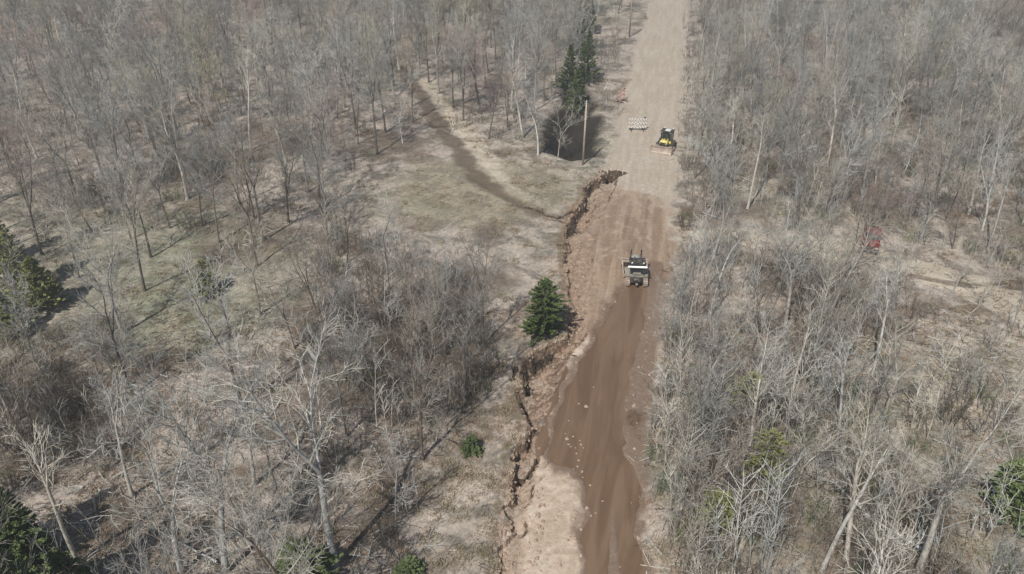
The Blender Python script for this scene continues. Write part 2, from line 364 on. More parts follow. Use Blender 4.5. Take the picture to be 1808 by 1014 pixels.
damp = np.maximum(sstep(-1.6, .1, WD+fbm(X*.8, Y*.8, 141, 4)*.9)*np.where(WD > -.25, 1, .8), .6*np.maximum(sstep(1.2, .2, seg_dist(X, Y, G([(1128,480),(1110,400),(1108,345)]))+fbm(X, Y, 181, 3)*.6), sstep(1.0, .2, seg_dist(X, Y, G([(1140,480),(1136,400),(1140,345)]))+fbm(X, Y, 183, 3)*.6)))
damp = np.maximum(damp, .8*sstep(2.0, .6, seg_dist(X, Y, G([(1155,470),(1165,520),(1140,620)]))))
damp = np.maximum(damp, .95*sstep(1.9, .5, seg_dist(X, Y, G([(1140,610),(1132,700),(1130,780),(1128,850)]))))
damp = np.maximum(damp, .9*sstep(1.6, .4, np.hypot(X-PATCH_R[0]-.4, (Y-PATCH_R[1])/2.4)))
damp = np.maximum(damp, .5*sstep(-.5, 0, ISL))
setattr_('damp', damp)
dk = np.zeros_like(X)  # dark litter and brush patches, some of them shadow painted into the ground
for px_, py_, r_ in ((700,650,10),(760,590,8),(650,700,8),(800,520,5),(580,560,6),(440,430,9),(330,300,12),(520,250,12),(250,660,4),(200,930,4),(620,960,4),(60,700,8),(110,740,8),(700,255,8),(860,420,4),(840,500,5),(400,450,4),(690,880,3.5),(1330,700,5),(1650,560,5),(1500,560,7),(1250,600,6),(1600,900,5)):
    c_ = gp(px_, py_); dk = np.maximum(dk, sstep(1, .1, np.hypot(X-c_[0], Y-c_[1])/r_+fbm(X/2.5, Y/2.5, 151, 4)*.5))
rt = sstep(3, 10, VV+0*X)*(sdist(X, Y, LANE_POLY) < 0)*sstep(-.05, .5, fbm(X/8, Y/8, 157, 4)); dk = np.maximum(dk, rt)*(sdist(X, Y, OPEN_R) < 0)  # shaded gaps under the right-hand woods, painted as darker ground
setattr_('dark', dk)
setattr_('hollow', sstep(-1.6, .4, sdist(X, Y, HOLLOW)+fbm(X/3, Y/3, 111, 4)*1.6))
setattr_('soil', np.maximum(sstep(.55, 1.2, steep)*sstep(.02, .2, np.maximum(CHAN, CRK)), CRK*.95))
dark_patch = sstep(1, .2, np.hypot((X-gp(1118,745)[0])/1.1, (Y-gp(1118,745)[1])/2.6)+fbm(X*.9, Y*.9, 191, 4)*.6)  # dark brown patch at the water's right edge, no change in height
setattr_('bank', dark_patch)
setattr_('clods', np.maximum(CHAN*sstep(4, 12, UU)*sstep(34, 24, UU), .45*CHAN)*(CRK < .3))
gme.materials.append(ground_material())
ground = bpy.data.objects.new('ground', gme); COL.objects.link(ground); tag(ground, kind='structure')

# muddy water lying on the road
def water():
    n = len(WATER); pts = []
    dense = []
    for i in range(n):
        a, b = np.array(WATER[i]), np.array(WATER[(i+1) % n]); k = max(1, int(np.hypot(*(b-a))/.4))
        dense += [a+(b-a)*j/k for j in range(k)]
    c = np.mean(dense, 0); m = len(dense)
    for i, p in enumerate(dense):
        tn = dense[(i+1) % m]-dense[i-1]; nn = np.array((tn[1], -tn[0])); nn = nn/(np.linalg.norm(nn)+1e-9)
        q = p+nn*.75
        if inside(np.array([q[0]]), np.array([q[1]]), WATER)[0]: q = p-nn*.75
        pts.append((q[0], q[1]))
    bm = bmesh.new(); vv = [bm.verts.new((x, y, -.05)) for x, y in pts]; f = bm.faces.new(vv)
    bmesh.ops.triangulate(bm, faces=[f]); bmesh.ops.recalc_face_normals(bm, faces=bm.faces)
    for f in bm.faces:
        if f.normal.z < 0: f.normal_flip()
    me = bpy.data.meshes.new('muddy_water'); bm.to_mesh(me); bm.free()
    t = NT('muddy_water'); co = t.coord(scale=(1, .12, 1), rot=(0, 0, math.atan2(U[0], U[1])))
    f = t.noise(co, .9, 5, .6, .6); g = t.noise(t.coord(), 3.5, 4, .6, .5)
    col = t.mix(t.ramp(f, .35, .65), rgb(.132, .083, .052), rgb(.19, .126, .082)); t.b.inputs['Specular IOR Level'].default_value = .12
    me.materials.append(t.out(col, .45, g, .1, .04))
    o = bpy.data.objects.new('muddy_water', me); COL.objects.link(o); tag(o, kind='structure')
water()
# air: far things fade slightly
def haze():
    bpy.ops.mesh.primitive_cube_add(size=1, location=(0, 700, 21)); o = bpy.context.object; o.name = 'haze'; o.data.name = 'haze'; o.scale = (2400, 2000, 54)
    m = bpy.data.materials.new('haze'); m.use_nodes = True; t = m.node_tree; t.nodes.clear(); ou = t.nodes.new('ShaderNodeOutputMaterial'); v = t.nodes.new('ShaderNodeVolumePrincipled')
    v.inputs['Color'].default_value = (.95, .97, .93, 1); v.inputs['Density'].default_value = .0012; v.inputs['Anisotropy'].default_value = .3
    t.links.new(v.outputs[0], ou.inputs['Volume']); o.data.materials.append(m); tag(o, 'thin grey haze in the air over the woods', 'haze', None, 'stuff')
haze()
#@@OBJECTS
# ------------------------------------------------------------------ bare trees
RND = random.Random(11)
def bend(p, d, L, n, rnd, wob, up=0.0):
    """a wandering line from p along d"""
    pts = [p.copy()]; d = d.normalized(); st = L/n
    for i in range(n):
        d = d+Vector((rnd.gauss(0, wob), rnd.gauss(0, wob), rnd.gauss(0, wob)+up)); d.normalize(); pts.append(pts[-1]+d*st)
    return pts
def along(pts, t):
    k = t*(len(pts)-1); i = min(int(k), len(pts)-2); return pts[i].lerp(pts[i+1], k-i), (pts[i+1]-pts[i]).normalized()
def side_dir(d, ang, rnd, az=None):
    p = d.orthogonal().normalized(); q = d.cross(p); a = rnd.uniform(0, 2*math.pi) if az is None else az
    return (d*math.cos(ang)+(p*math.cos(a)+q*math.sin(a))*math.sin(ang)).normalized()
def gen_tree(seed, h, r0, fork=.5, nlead=2, spread=.3, dens=1.0, wob=.05, low=.3, twig=1.0):
    rnd = random.Random(seed); T = MB(); K = MB()
    fh = h*fork; lean = Vector((rnd.gauss(0, .05), rnd.gauss(0, .05), 1))
    tr = bend(Vector((0, 0, -.25)), lean, fh+.25, 6, rnd, wob*.5, .02)
    rf = r0*(.62 if nlead > 1 else .7); n = len(tr)
    rad = [r0*(1.35 if i == 0 else 1)*(1-(i/(n-1)))+rf*(i/(n-1)) for i in range(n)]
    T.tube(tr, rad, 8)
    leads = []; a0 = rnd.uniform(0, 6.28)
    for j in range(nlead):
        ld = side_dir((tr[-1]-tr[-2]).normalized(), (spread*rnd.uniform(.5, 1.1) if nlead > 1 else .05), rnd, a0+j*6.28/nlead+rnd.uniform(-.4, .4))
        L = (h-fh)*rnd.uniform(.78, 1.0)
        lp = bend(tr[-1], ld, L, 7, rnd, wob*1.6, .05); r1 = rf*(.8 if nlead > 1 else 1)
        rr = [max(.012, r1*(1-i/7.3)) for i in range(8)]; T.tube(lp, rr, 6); leads.append((lp, r1, L, 1.0))
    # a few limbs on the lower trunk
    nl = int(4*dens)
    for j in range(nl):
        t = rnd.uniform(low/ max(fork, .3), .98); t = min(t, .98)
        p, d = along(tr, t); L = h*rnd.uniform(.13, .26)
        lp = bend(p, side_dir(d, rnd.uniform(.7, 1.15), rnd), L, 5, rnd, .13, .10); r1 = r0*rnd.uniform(.2, .34)
        K.tube(lp, [max(.012, r1*(1-i/5.2)) for i in range(6)], 5); leads.append((lp, r1, L, .55))
    for lp, r1, L, w in leads:
        nb = int(11*dens*w+rnd.random())
        for b in range(nb):
            t = .12+.86*(b+rnd.random())/nb; p, d = along(lp, t)
            bl = L*(.5*(1-t)+.14)*rnd.uniform(.7, 1.25); bl = min(bl, 4.2)
            bp = bend(p, side_dir(d, rnd.uniform(.45, .95), rnd), bl, 4, rnd, .14, .10); br = max(.014, r1*(1-t)*.5+.008)
            K.tube(bp, [max(.008, br*(1-i/4.4)) for i in range(5)], 4)
            ns = max(2, int(bl*2.3*dens))
            for s_ in range(ns):
                t2 = .2+.8*(s_+rnd.random())/ns; p2, d2 = along(bp, min(t2, 1)); sl = rnd.uniform(.45, 1.15)*(1.2-t2*.5)
                sp = bend(p2, side_dir(d2, rnd.uniform(.4, .9), rnd), sl, 3, rnd, .16, .09); K.tube(sp, [.013*twig, .011*twig, .009*twig, .006*twig], 3)
                for w_ in range(rnd.randint(2, 4) if dens > .7 else 2):
                    p3, d3 = along(sp, rnd.uniform(.15, 1)); tp = bend(p3, side_dir(d3, rnd.uniform(.35, .9), rnd), rnd.uniform(.3, .75), 2, rnd, .15, .06)
                    K.tube(tp, [.009*twig, .008*twig, .005*twig], 3)
    return T, K
SPEC = [  # h, r0, fork, leaders, spread, dens, wob, low, bark, twigs, words
 (15, .21, .42, 2, .34, 1.15, .06, .25, 'pale', 'twigp', 'pale forked bare tree'),
 (14, .19, .35, 3, .36, 1.1, .07, .2, 'pale', 'twigp', 'pale bare tree with three limbs'),
 (16, .16, .4, 3, .26, 1.15, .05, .35, 'grey', 'twig', 'grey forked bare tree'),
 (13, .12, .4, 2, .16, 1.25, .07, .3, 'grey', 'twig', 'slim upright bare tree'),
 (15, .18, .3, 3, .42, 1.2, .08, .2, 'grey', 'twig', 'broad grey bare tree'),
 (12, .11, .35, 2, .3, 1.2, .08, .25, 'dark', 'twig', 'dark forked bare tree'),
 (15, .14, .45, 2, .18, 1.2, .05, .25, 'dark', 'twig', 'tall dark bare tree'),
 (11, .10, .3, 3, .3, .95, .09, .2, 'grey', 'twigp', 'low spreading bare tree'),
 (14, .17, .6, 2, .2, .8, .04, .45, 'pale', 'twigp', 'pale sparse bare tree'),
 (9, .07, .55, 1, .1, .9, .09, .2, 'dark', 'twig', 'small thin bare tree'),
 (10, .08, .3, 2, .3, .95, .09, .15, 'pale', 'twigp', 'small pale bare tree'),
 (13, .14, .45, 2, .4, 1.1, .07, .25, 'grey', 'twig', 'grey wide forked bare tree'),
 (13, .12, .4, 3, .3, 1.1, .09, .2, 'grey', 'red', 'reddish twigged bare tree'),
 (15, .13, .5, 2, .2, 1.1, .06, .3, 'grey', 'olive', 'tall olive twigged bare tree'),
 (10, .09, .4, 2, .35, 1.0, .1, .15, 'dark', 'tan', 'small tan twigged bare tree'),
 (15, .15, .35, 2, .3, 1.3, .05, .2, 'dark', 'twig', 'dense dark trunked bare tree'),
 (12, .1, .5, 1, .1, 1.1, .08, .2, 'pale', 'twig', 'slim pale trunked bare tree'),
 (14, .13, .4, 3, .25, .85, .1, .3, 'grey', 'tan', 'open crowned tan bare tree')]
VAR = []; RAW = []
for i, s in enumerate(SPEC):
    T, K = gen_tree(100+i, *s[:8], twig=1.25)
    RAW.append((T, K)); VAR.append((T.mesh('trunk', M_BARK[s[8]], True), K.mesh('crown', M_BARK[s[9]]), s))
def shear_ok(px, py): return True
NO_TREES = [[(700,130),(760,160),(850,250),(960,300),(1000,290),(1060,240),(1075,150),(1085,60),(1105,0),(1120,-60),(1262,-60),(1228,0),(1222,250),(1235,420),(1230,560),(1205,700),(1200,850),(1195,1100),(1215,1700),(560,1700),(700,1100),(730,900),(760,760),(850,680),(860,560),(700,490),(610,420),(560,340),(600,290),(740,290),(740,210)],
            [(1180,385),(1450,405),(1600,415),(1720,460),(1830,500),(1900,520),(1900,720),(1700,580),(1580,540),(1500,495),(1300,460),(1180,450)],
            [(1550,600),(1640,540),(1900,500),(2000,1040),(1760,1000),(1680,940),(1560,900)], [(1560,430),(1900,470),(1950,640),(1560,540)], [(945,200),(1000,170),(1060,190),(1060,300),(940,300)], [(1480,380),(1590,380),(1600,560),(1560,640),(1480,640)],
            [(1085,-60),(1020,100),(1010,300),(1100,300)]]
SPARSE = [[(60,400),(220,395),(340,400),(540,450),(480,570),(250,620),(100,580)], [(640,500),(860,560),(800,720),(640,800),(560,700)], [(1560,600),(1650,580),(1640,860),(1540,840)]]
key_trees = [  # base px, base py, top py, variant, label
 (399,1012,640,0,'pale forked bare tree rising beside the broadest limbed one at the lower edge'), (322,1012,650,1,'broad pale-limbed bare tree splitting low, tallest at the lower edge'), (141,1000,725,8,'sparse pale bare tree standing just beyond the bright green conifers'),
 (593,1006,575,0,'tall pale bare tree rooted by the low green bush'), (513,925,735,16,'thin bare tree between two taller ones near the low green bush'), (486,1010,720,10,'slender pale bare tree just before the low green bush'), (614,775,545,3,'slim bare tree standing alone above the brush slope'),
 (255,512,270,6,'tall dark straight tree in the open greenish glade'), (163,410,250,5,'dark forked tree at the upper edge of the glade'), (140,490,330,3,'slim bare tree at the near side of the glade'), (301,404,250,11,'wide forked bare tree at the back of the glade'), (357,399,220,4,'broad bare tree at the far corner of the glade'),
 (666,276,60,2,'tall grey tree beside the dark rutted track'), (610,193,50,6,'dark tall tree deep in the woods by the track'), (633,258,120,9,'small thin tree next to the tall one by the track'),
 (775,168,20,0,'bare tree in the clump inside the track bend, first of three'), (800,192,40,2,'bare tree in the clump inside the track bend, second of three'), (818,216,50,3,'bare tree in the clump inside the track bend, third of three'), (950,276,128,1,'pale branching bare tree behind the utility pole'), (985,262,140,10,'small pale bare tree in the dark hollow by the pole'),
 (1449,1012,740,8,'pale leaning bare tree at the lower edge of the roadside woods'), (1493,990,690,8,'pale trunk crossed by a fallen limb'), (1621,1012,650,0,'largest pale birch-like tree at the lower edge, with broken limbs'), (1399,880,705,10,'small pale tree in the brown thicket'), (1400,690,520,8,'pale straight tree with a dark neighbour'), (1388,685,590,9,'dark thin tree against a pale trunk'),
 (1475,800,600,8,'pale leaning trunk beyond the brown thicket'), (1560,740,560,0,'pale tree at the edge of the tan clearing'), (1680,520,400,8,'pale thin tree by the far lane'), (1583,500,375,10,'small pale tree just beside the red pickup'), (1725,545,440,10,'small pale tree beside the far lane'), (1240,720,520,1,'pale branching tree overhanging the wet road edge'), (1215,620,450,10,'small pale tree level with the evergreen across the road'),
 (700,935,760,16,'slim pale tree alone near the little bush at the lower edge'), (235,880,640,8,'pale sparse tree behind the lower edge row'), (450,860,620,1,'pale three limbed tree midway down the brushy slope'), (60,640,470,5,'dark forked tree near the dark brush pile'), (25,750,560,8,'pale thin tree at the dark brush pile'), (560,560,400,4,'broad grey tree above the brush slope'), (520,620,450,1,'pale branching tree in the brush slope'), (460,560,400,11,'forked grey tree behind the mossy bush'), (610,610,470,2,'tall grey tree among the twiggy saplings'),
 (700,600,500,9,'small thin tree on the brush slope, upper one'), (645,690,560,7,'low spreading tree on the brush slope'), (1245,350,235,7,'spreading pale tree across the road from the yellow dozer'), (1290,330,170,1,'pale branching tree beyond the road dozer side')]
TREES = []
def blocked(px, py, polys):
    a = np.array([px]); b = np.array([py]); return any(inside(a, b, p)[0] for p in polys)
for px, py, ty, v, lab in key_trees:
    x, y = gp(px, py); h = height_for(px, py, ty); TREES.append([x, y, h, v, lab, px, py])
cell = {}
def near(x, y, r):
    cx, cy = int(x//5), int(y//5)
    for i in range(cx-1, cx+2):
        for j in range(cy-1, cy+2):
            for q in cell.get((i, j), []):
                if (q[0]-x)**2+(q[1]-y)**2 < r*r: return True
    return False
def mark(x, y): cell.setdefault((int(x//5), int(y//5)), []).append((x, y))
for t in TREES: mark(t[0], t[1])
rr = random.Random(5)
for k in range(22000):
    y = rr.uniform(18, 290); w = y*.70+24; x = rr.uniform(-w, w)
    px, py, zc = project(x, y, 0)
    if zc < 10 or px < -260 or px > 2070: continue
    right = uv_of(x, y)[1] > 0
    dense = .5+.5*vnoise(x/13, y/13, 88)
    if blocked(px, py, NO_TREES): continue
    if blocked(px, py, SPARSE) and rr.random() < .86: continue
    r = (3.5 if right else 4.1)/(.55+.6*dense)*(.86 if y > 105 else 1.0 if y > 70 else 1.3 if right else 1.5)
    if near(x, y, r): continue
    mark(x, y)
    v = rr.choices(range(18), [2, 2, 4, 4, 3, 4, 3, 2, 1.5, 3, 2, 3, 2.2, 2.2, 2.5, 4, 2, 3] if not right else [3, 3, 2, 3, 1, 1, 1, 2, 5, 2, 4, 2, 1.5, 1.5, 2, 2, 4, 3])[0]
    if right and y < 60: v = rr.choice([8, 8, 10, 3, 9, 16, 17, 0])
    h = SPEC[v][0]*rr.uniform(.72, 1.08)*(.86 if right else 1)
    TREES.append([x, y, h, v, None, px, py])
for t in TREES:      # how large each shows
    zc = project(t[0], t[1], t[2]*.6)[2]; ppx, ppy, _ = project(t[0], t[1], t[2]*.6)
    vis = -60 < ppx < PW+60 and -30 < ppy < PH+30
    t.append((t[2]/zc if vis else 0)+(10 if t[4] else 0))
TREES.sort(key=lambda t: -t[-1])
near_trees = TREES[:292]; far_trees = TREES[292:]
ORD = 'first second third fourth fifth sixth seventh eighth ninth tenth eleventh twelfth thirteenth fourteenth fifteenth sixteenth seventeenth eighteenth nineteenth twentieth'.split()
def label_trees():
    for side in (0, 1):
        L = sorted([t for t in near_trees if not t[4] and (uv_of(t[0], t[1])[1] > 0) == bool(side)], key=lambda t: t[1])
        rows = [L[i:i+13] for i in range(0, len(L), 13)]
        place = ('washout side woods', 'woods across road')[side]
        for r, row in enumerate(rows):
            for c, t in enumerate(sorted(row, key=lambda t: t[6+0-1] if False else t[5])):
                t[4] = '%s, %s from left, %s row, %s' % (SPEC[t[3]][10], ORD[c], ORD[r], place)
label_trees()
for t in near_trees:
    x, y, h, v = t[:4]; s = h/SPEC[v][0]
    o = thing('bare_tree', t[4], 'tree', (x, y, hz(x, y)), rr.uniform(0, 6.28), 'leafless trees of the woods along the road')
    o.rotation_euler = (rr.gauss(0, .035), rr.gauss(0, .035), rr.uniform(0, 6.28)); o.scale = (s, s, s)
    for nm, me in (('trunk', VAR[v][0]), ('crown', VAR[v][1])):
        c = bpy.data.objects.new(nm, me); COL.objects.link(c); c.parent = o

# masses nobody could count: one object each, scattering its own small shapes
def joined(name, *mbs):
    me = bpy.data.meshes.new(name); vs, fs, mi, mats = [], [], [], []
    for mb, mat in mbs:
        o = len(vs); vs += mb.v; fs += [tuple(i+o for i in f) for f in mb.f]; mi += [len(mats)]*len(mb.f); mats.append(mat)
    me.from_pydata(vs, [], fs)
    for m in mats: me.materials.append(m)
    me.polygons.foreach_set('material_index', mi); me.update(); return me
def scatter(name, pts, rots, scales, kinds, meshes, label, cat=None):
    """pts N x 3, one of `meshes` at each"""
    col = bpy.data.collections.new(name+'_shapes')
    for i, me in enumerate(meshes):
        o = bpy.data.objects.new('%s_shape_%02d' % (name, i), me); col.objects.link(o)
    me = bpy.data.meshes.new(name); me.from_pydata([tuple(p) for p in pts], [], [])
    a = me.attributes.new('rot', 'FLOAT_VECTOR', 'POINT'); a.data.foreach_set('vector', np.array(rots, np.float32).reshape(-1))
    a = me.attributes.new('scl', 'FLOAT_VECTOR', 'POINT'); a.data.foreach_set('vector', np.array(scales, np.float32).reshape(-1))
    a = me.attributes.new('which', 'INT', 'POINT'); a.data.foreach_set('value', np.array(kinds, np.int32))
    o = bpy.data.objects.new(name, me); COL.objects.link(o)
    ng = bpy.data.node_groups.new(name, 'GeometryNodeTree'); ng.interface.new_socket('Geometry', in_out='INPUT', socket_type='NodeSocketGeometry'); ng.interface.new_socket('Geometry', in_out='OUTPUT', socket_type='NodeSocketGeometry')
    N = ng.nodes.new; gi, go = N('NodeGroupInput'), N('NodeGroupOutput'); ip = N('GeometryNodeInstanceOnPoints'); ci = N('GeometryNodeCollectionInfo'); ci.inputs['Collection'].default_value = col
    ci.inputs['Separate Children'].default_value = True; ci.inputs['Reset Children'].default_value = True; ip.inputs['Pick Instance'].default_value = True
    def at(nm, ty): n = N('GeometryNodeInputNamedAttribute'); n.data_type = ty; n.inputs['Name'].default_value = nm; return n.outputs['Attribute']
    l = ng.links.new; l(gi.outputs[0], ip.inputs['Points']); l(ci.outputs[0], ip.inputs['Instance']); l(at('which', 'INT'), ip.inputs['Instance Index'])
    e = N('FunctionNodeEulerToRotation'); l(at('rot', 'FLOAT_VECTOR'), e.inputs[0]); l(e.outputs[0], ip.inputs['Rotation']); l(at('scl', 'FLOAT_VECTOR'), ip.inputs['Scale'])
    l(ip.outputs[0], go.inputs[0])
    md = o.modifiers.new('scatter', 'NODES'); md.node_group = ng
    return tag(o, label, cat, None, 'stuff')
fm = [joined('far_tree', (RAW[i][0], M_BARK[s[8]]), (RAW[i][1], M_BARK[s[9]])) for i, s in enumerate(SPEC)]
P = np.array([(t[0], t[1]) for t in far_trees]); PZ = height(P[:, 0], P[:, 1])
scatter('distant_woods', [(a, b, c) for (a, b), c in zip(P, PZ)], [(rr.gauss(0, .03), rr.gauss(0, .03), rr.uniform(0, 6.28)) for _ in far_trees],
        [[t[2]/SPEC[t[3]][0]]*3 for t in far_trees], [t[3] for t in far_trees], fm, 'leafless grey woods stretching away on both sides of the road', 'woods')

# undergrowth: clumps of thin stems
def brush_mesh(seed, h, n, spread, thick=1.0, twigs=5, wob=.07, lean=.3):
    rnd = random.Random(seed); m = MB()
    for i in range(n):
        a = rnd.uniform(0, 6.28); r = spread*rnd.random()**.5; p = Vector((r*math.cos(a), r*math.sin(a), -.1))
        d = Vector((math.cos(a)*rnd.uniform(0, lean), math.sin(a)*rnd.uniform(0, lean), 1)); L = h*rnd.uniform(.5, 1)
        st = bend(p, d, L, 5, rnd, wob, .02); m.tube(st, [.018*thick*(1-i/6.5) for i in range(6)], 3)
        for k in range(twigs):
            q, dd = along(st, rnd.uniform(.25, .98)); tw = bend(q, side_dir(dd, rnd.uniform(.4, .9), rnd), L*rnd.uniform(.12, .3), 2, rnd, .12, .05); m.tube(tw, [.009*thick, .008*thick, .005*thick], 3)
            q, dd = along(tw, rnd.uniform(.3, .9)); t2 = bend(q, side_dir(dd, .7, rnd), L*rnd.uniform(.06, .15), 1, rnd, .1); m.tube(t2, [.007*thick, .005*thick], 3)
    return m
BR_M = [joined('stems', (brush_mesh(1, 2.6, 9, .8, 1.1, 7), M_BARK['brush'])), joined('stems', (brush_mesh(2, 3.8, 7, .7, 1.3, 8), M_BARK['twig'])), joined('stems', (brush_mesh(3, 1.4, 14, .9, .9, 5), M_BARK['brush'])),
        joined('stems', (brush_mesh(4, 7.5, 3, .9, 2.0, 15, .035, .14), M_BARK['twigp'])), joined('stems', (brush_mesh(5, 5.6, 4, 1.0, 1.6, 11, .05, .2), M_BARK['twig'])), joined('stems', (brush_mesh(6, 1.0, 18, .7, .9, 3), M_BARK['twigp'])), joined('stems', (brush_mesh(7, 1.7, 22, 1.0, 1.1, 7), M_BARK['moss'])), joined('stems', (brush_mesh(8, 6.2, 4, 1.0, 1.7, 12, .04, .15), M_BARK['brush'])), joined('stems', (brush_mesh(9, 2.4, 16, 1.2, 1.5, 9, .09, .5), M_BARK['dark']))]
NO_BRUSH = [[(690,120),(740,140),(800,220),(880,290),(980,285),(1040,300),(1070,260),(1085,150),(1100,60),(1112,0),(1120,-60),(1235,-60),(1216,0),(1206,250),(1196,420),(1186,560),(1166,700),(1158,850),(1165,1160),(720,1160),(760,900),(790,760),(860,690),(870,580),(840,490),(700,470),(620,420),(600,360),(640,290),(740,280),(720,200)],
            [(1180,400),(1450,420),(1600,435),(1720,475),(1830,520),(1900,540),(1900,640),(1700,530),(1580,505),(1500,475),(1300,450),(1180,440)],
            [(1560,640),(1640,560),(1900,560),(1900,860),(1740,860),(1570,800)], [(1600,440),(1900,490),(1900,620),(1600,540)], [(950,190),(1000,170),(1060,190),(1060,300),(940,300)], [(1490,400),(1570,400),(1570,540),(1490,540)]]
pts, rots, scs, ks = [], [], [], []
for k in range(15000):
    y = rr.uniform(20, 200); w = y*.68+14; x = rr.uniform(-w, w); px, py, zc = project(x, y, 0)
    if px < -60 or px > PW+60 or py > PH+150: continue
    right = uv_of(x, y)[1] > 0
    d = .5+.5*fbm(np.array([x/9]), np.array([y/9]), 55)[0]*1.6
    pr = (.64 if right else (.13 if y < 75 else .42))*np.clip(d*1.4-.1, .08, 1)
    if not right and 560 < px < 860 and 420 < py < 760: pr = .9
    if not right and px < 260 and 560 < py < 860: pr = .6
    if blocked(px, py, SPARSE[:1]): pr *= .35
    if rr.random() > pr or blocked(px, py, NO_BRUSH[:2]) or (blocked(px, py, NO_BRUSH[2:]) and (rr.random() < .72 or px < 1590)): continue
    pts.append((x, y)); rots.append((0, 0, rr.uniform(0, 6.28))); s = rr.uniform(.65, 1.2); scs.append((s, s, s*rr.uniform(.8, 1.15)))
    mo = 6 if (right and (py > 780 or d > .75)) or (px < 460 and 520 < py < 700) else 1.2
    dkz = 16 if (not right and ((600 < px < 840 and 540 < py < 740) or (px < 170 and 640 < py < 820) or (640 < px < 740 and 220 < py < 290))) else 1.5
    ks.append(rr.choices(range(9), [2, 1.5, 1.5, 7, 4, .7, mo, 7, dkz*1.6] if right else [3, 2, 4, .6, 2, 3, mo*.8, 1.2, dkz])[0])
PP = np.array(pts); pz = height(PP[:, 0], PP[:, 1])
print('trees', len(TREES), 'brush', len(pts))
scatter('undergrowth', [(a, b, c) for (a, b), c in zip(pts, pz)], rots, scs, ks, BR_M, 'tangled leafless brush and saplings under the trees', 'brush')

# fallen sticks and tufts of dead grass
def stick_mesh(seed, n, L, r, flat=.06):
    rnd = random.Random(seed); m = MB()
    for i in range(n):
        a = rnd.uniform(0, 6.28); p = Vector((rnd.uniform(-1, 1), rnd.uniform(-1, 1), rnd.uniform(.02, .12))); d = Vector((math.cos(a), math.sin(a), rnd.uniform(-flat, flat*2)))
        l = L*rnd.uniform(.3, 1); st = bend(p, d, l, 3, rnd, .12); rad = r*rnd.uniform(.5, 1); m.tube(st, [rad, rad*.9, rad*.7, rad*.4], 4)
        if rnd.random() < .6: q, dd = along(st, rnd.uniform(.3, .8)); m.tube(bend(q, side_dir(dd, .7, rnd), l*.35, 2, rnd, .1), [rad*.6, rad*.45, rad*.3], 3)
    return m
def tuft_mesh(seed, n, h, R):
    rnd = random.Random(seed); m = MB()
    for i in range(n):
        a = rnd.uniform(0, 6.28); r = R*rnd.random(); p = Vector((r*math.cos(a), r*math.sin(a), -.02)); b = rnd.uniform(0, 6.28); q = p+Vector((math.cos(b)*h*rnd.uniform(.2, .9), math.sin(b)*h*rnd.uniform(.2, .9), h*rnd.uniform(.25, 1)))
        s = Vector((math.cos(b+1.57), math.sin(b+1.57), 0))*rnd.uniform(.012, .03); mid = p.lerp(q, .55)+Vector((0, 0, h*.15))
        m.add([p-s, p+s, mid+s*.8, q, mid-s*.8], [(0, 1, 2, 3, 4)])
    return m
M_DEAD = simple('dead_grass', (.30, .25, .165), .9, var=.3, scale=3); M_DRY = simple('dry_leaves', (.27, .185, .125), .9, var=.4, scale=4); M_STICK = M_BARK['grey']
LT = [joined('sticks', (stick_mesh(1, 7, 1.6, .03), M_BARK['grey'])), joined('sticks', (stick_mesh(2, 5, 3.2, .05), M_BARK['twigp'])), joined('tufts', (tuft_mesh(3, 46, .30, .8), M_DEAD)), joined('tufts', (tuft_mesh(4, 60, .20, 1.1), M_DRY)), joined('sticks', (stick_mesh(5, 12, .9, .02), M_BARK['dark']))]
pts, rots, scs, ks = [], [], [], []
ROADX = [(1045,300),(1105,150),(1150,-60),(1222,-60),(1210,150),(1196,400),(1180,520),(1160,700),(1142,860),(1152,1100),(870,1100),(885,880),(920,740),(930,620),(1000,590),(985,400)]
for k in range(17000):
    y = rr.uniform(20, 130) if k % 3 else rr.uniform(20, 60); w = y*.66+6; x = rr.uniform(-w, w); px, py, zc = project(x, y, 0)
    if px < -40 or px > PW+40 or py > PH+60 or blocked(px, py, [ROADX, [(960,180),(1050,170),(1056,285),(960,280)]]): continue
    clr = blocked(px, py, NO_BRUSH[:1])
    if rr.random() > (.35 if clr else .55): continue
    pts.append((x, y)); rots.append((0, 0, rr.uniform(0, 6.28))); s = rr.uniform(.6, 1.15); scs.append((s, s, s)); ks.append(rr.choices(range(5), [0, 0, 5, 5, 1] if clr else [4, 2, 4, 6, 3])[0])
# matted roots and grass hanging over the cut bank
for k in range(700):
    u = rr.uniform(BL[0][0], U_HEAD); vl = float(np.interp(u, BL[0], BL[1])) + float(fbm(np.array([u*.55]), np.array([float(np.interp(u, BL[0], BL[1]))*.35+3.3]), 31, 4)[0])*.9*.9-rr.uniform(0.0, .5)
    x, y = O+U*u+V*vl; pts.append((x, y)); rots.append((0, 0, rr.uniform(0, 6.28))); s = rr.uniform(.25, .5); scs.append((s, s, s)); ks.append(rr.choice([2, 3, 3]))
PP = np.array(pts); pz = height(PP[:, 0], PP[:, 1])
scatter('forest_litter', [(a, b, c) for (a, b), c in zip(pts, pz)], rots, scs, ks, LT, 'fallen sticks, dead grass tufts and dry leaves on the woodland floor', 'litter')

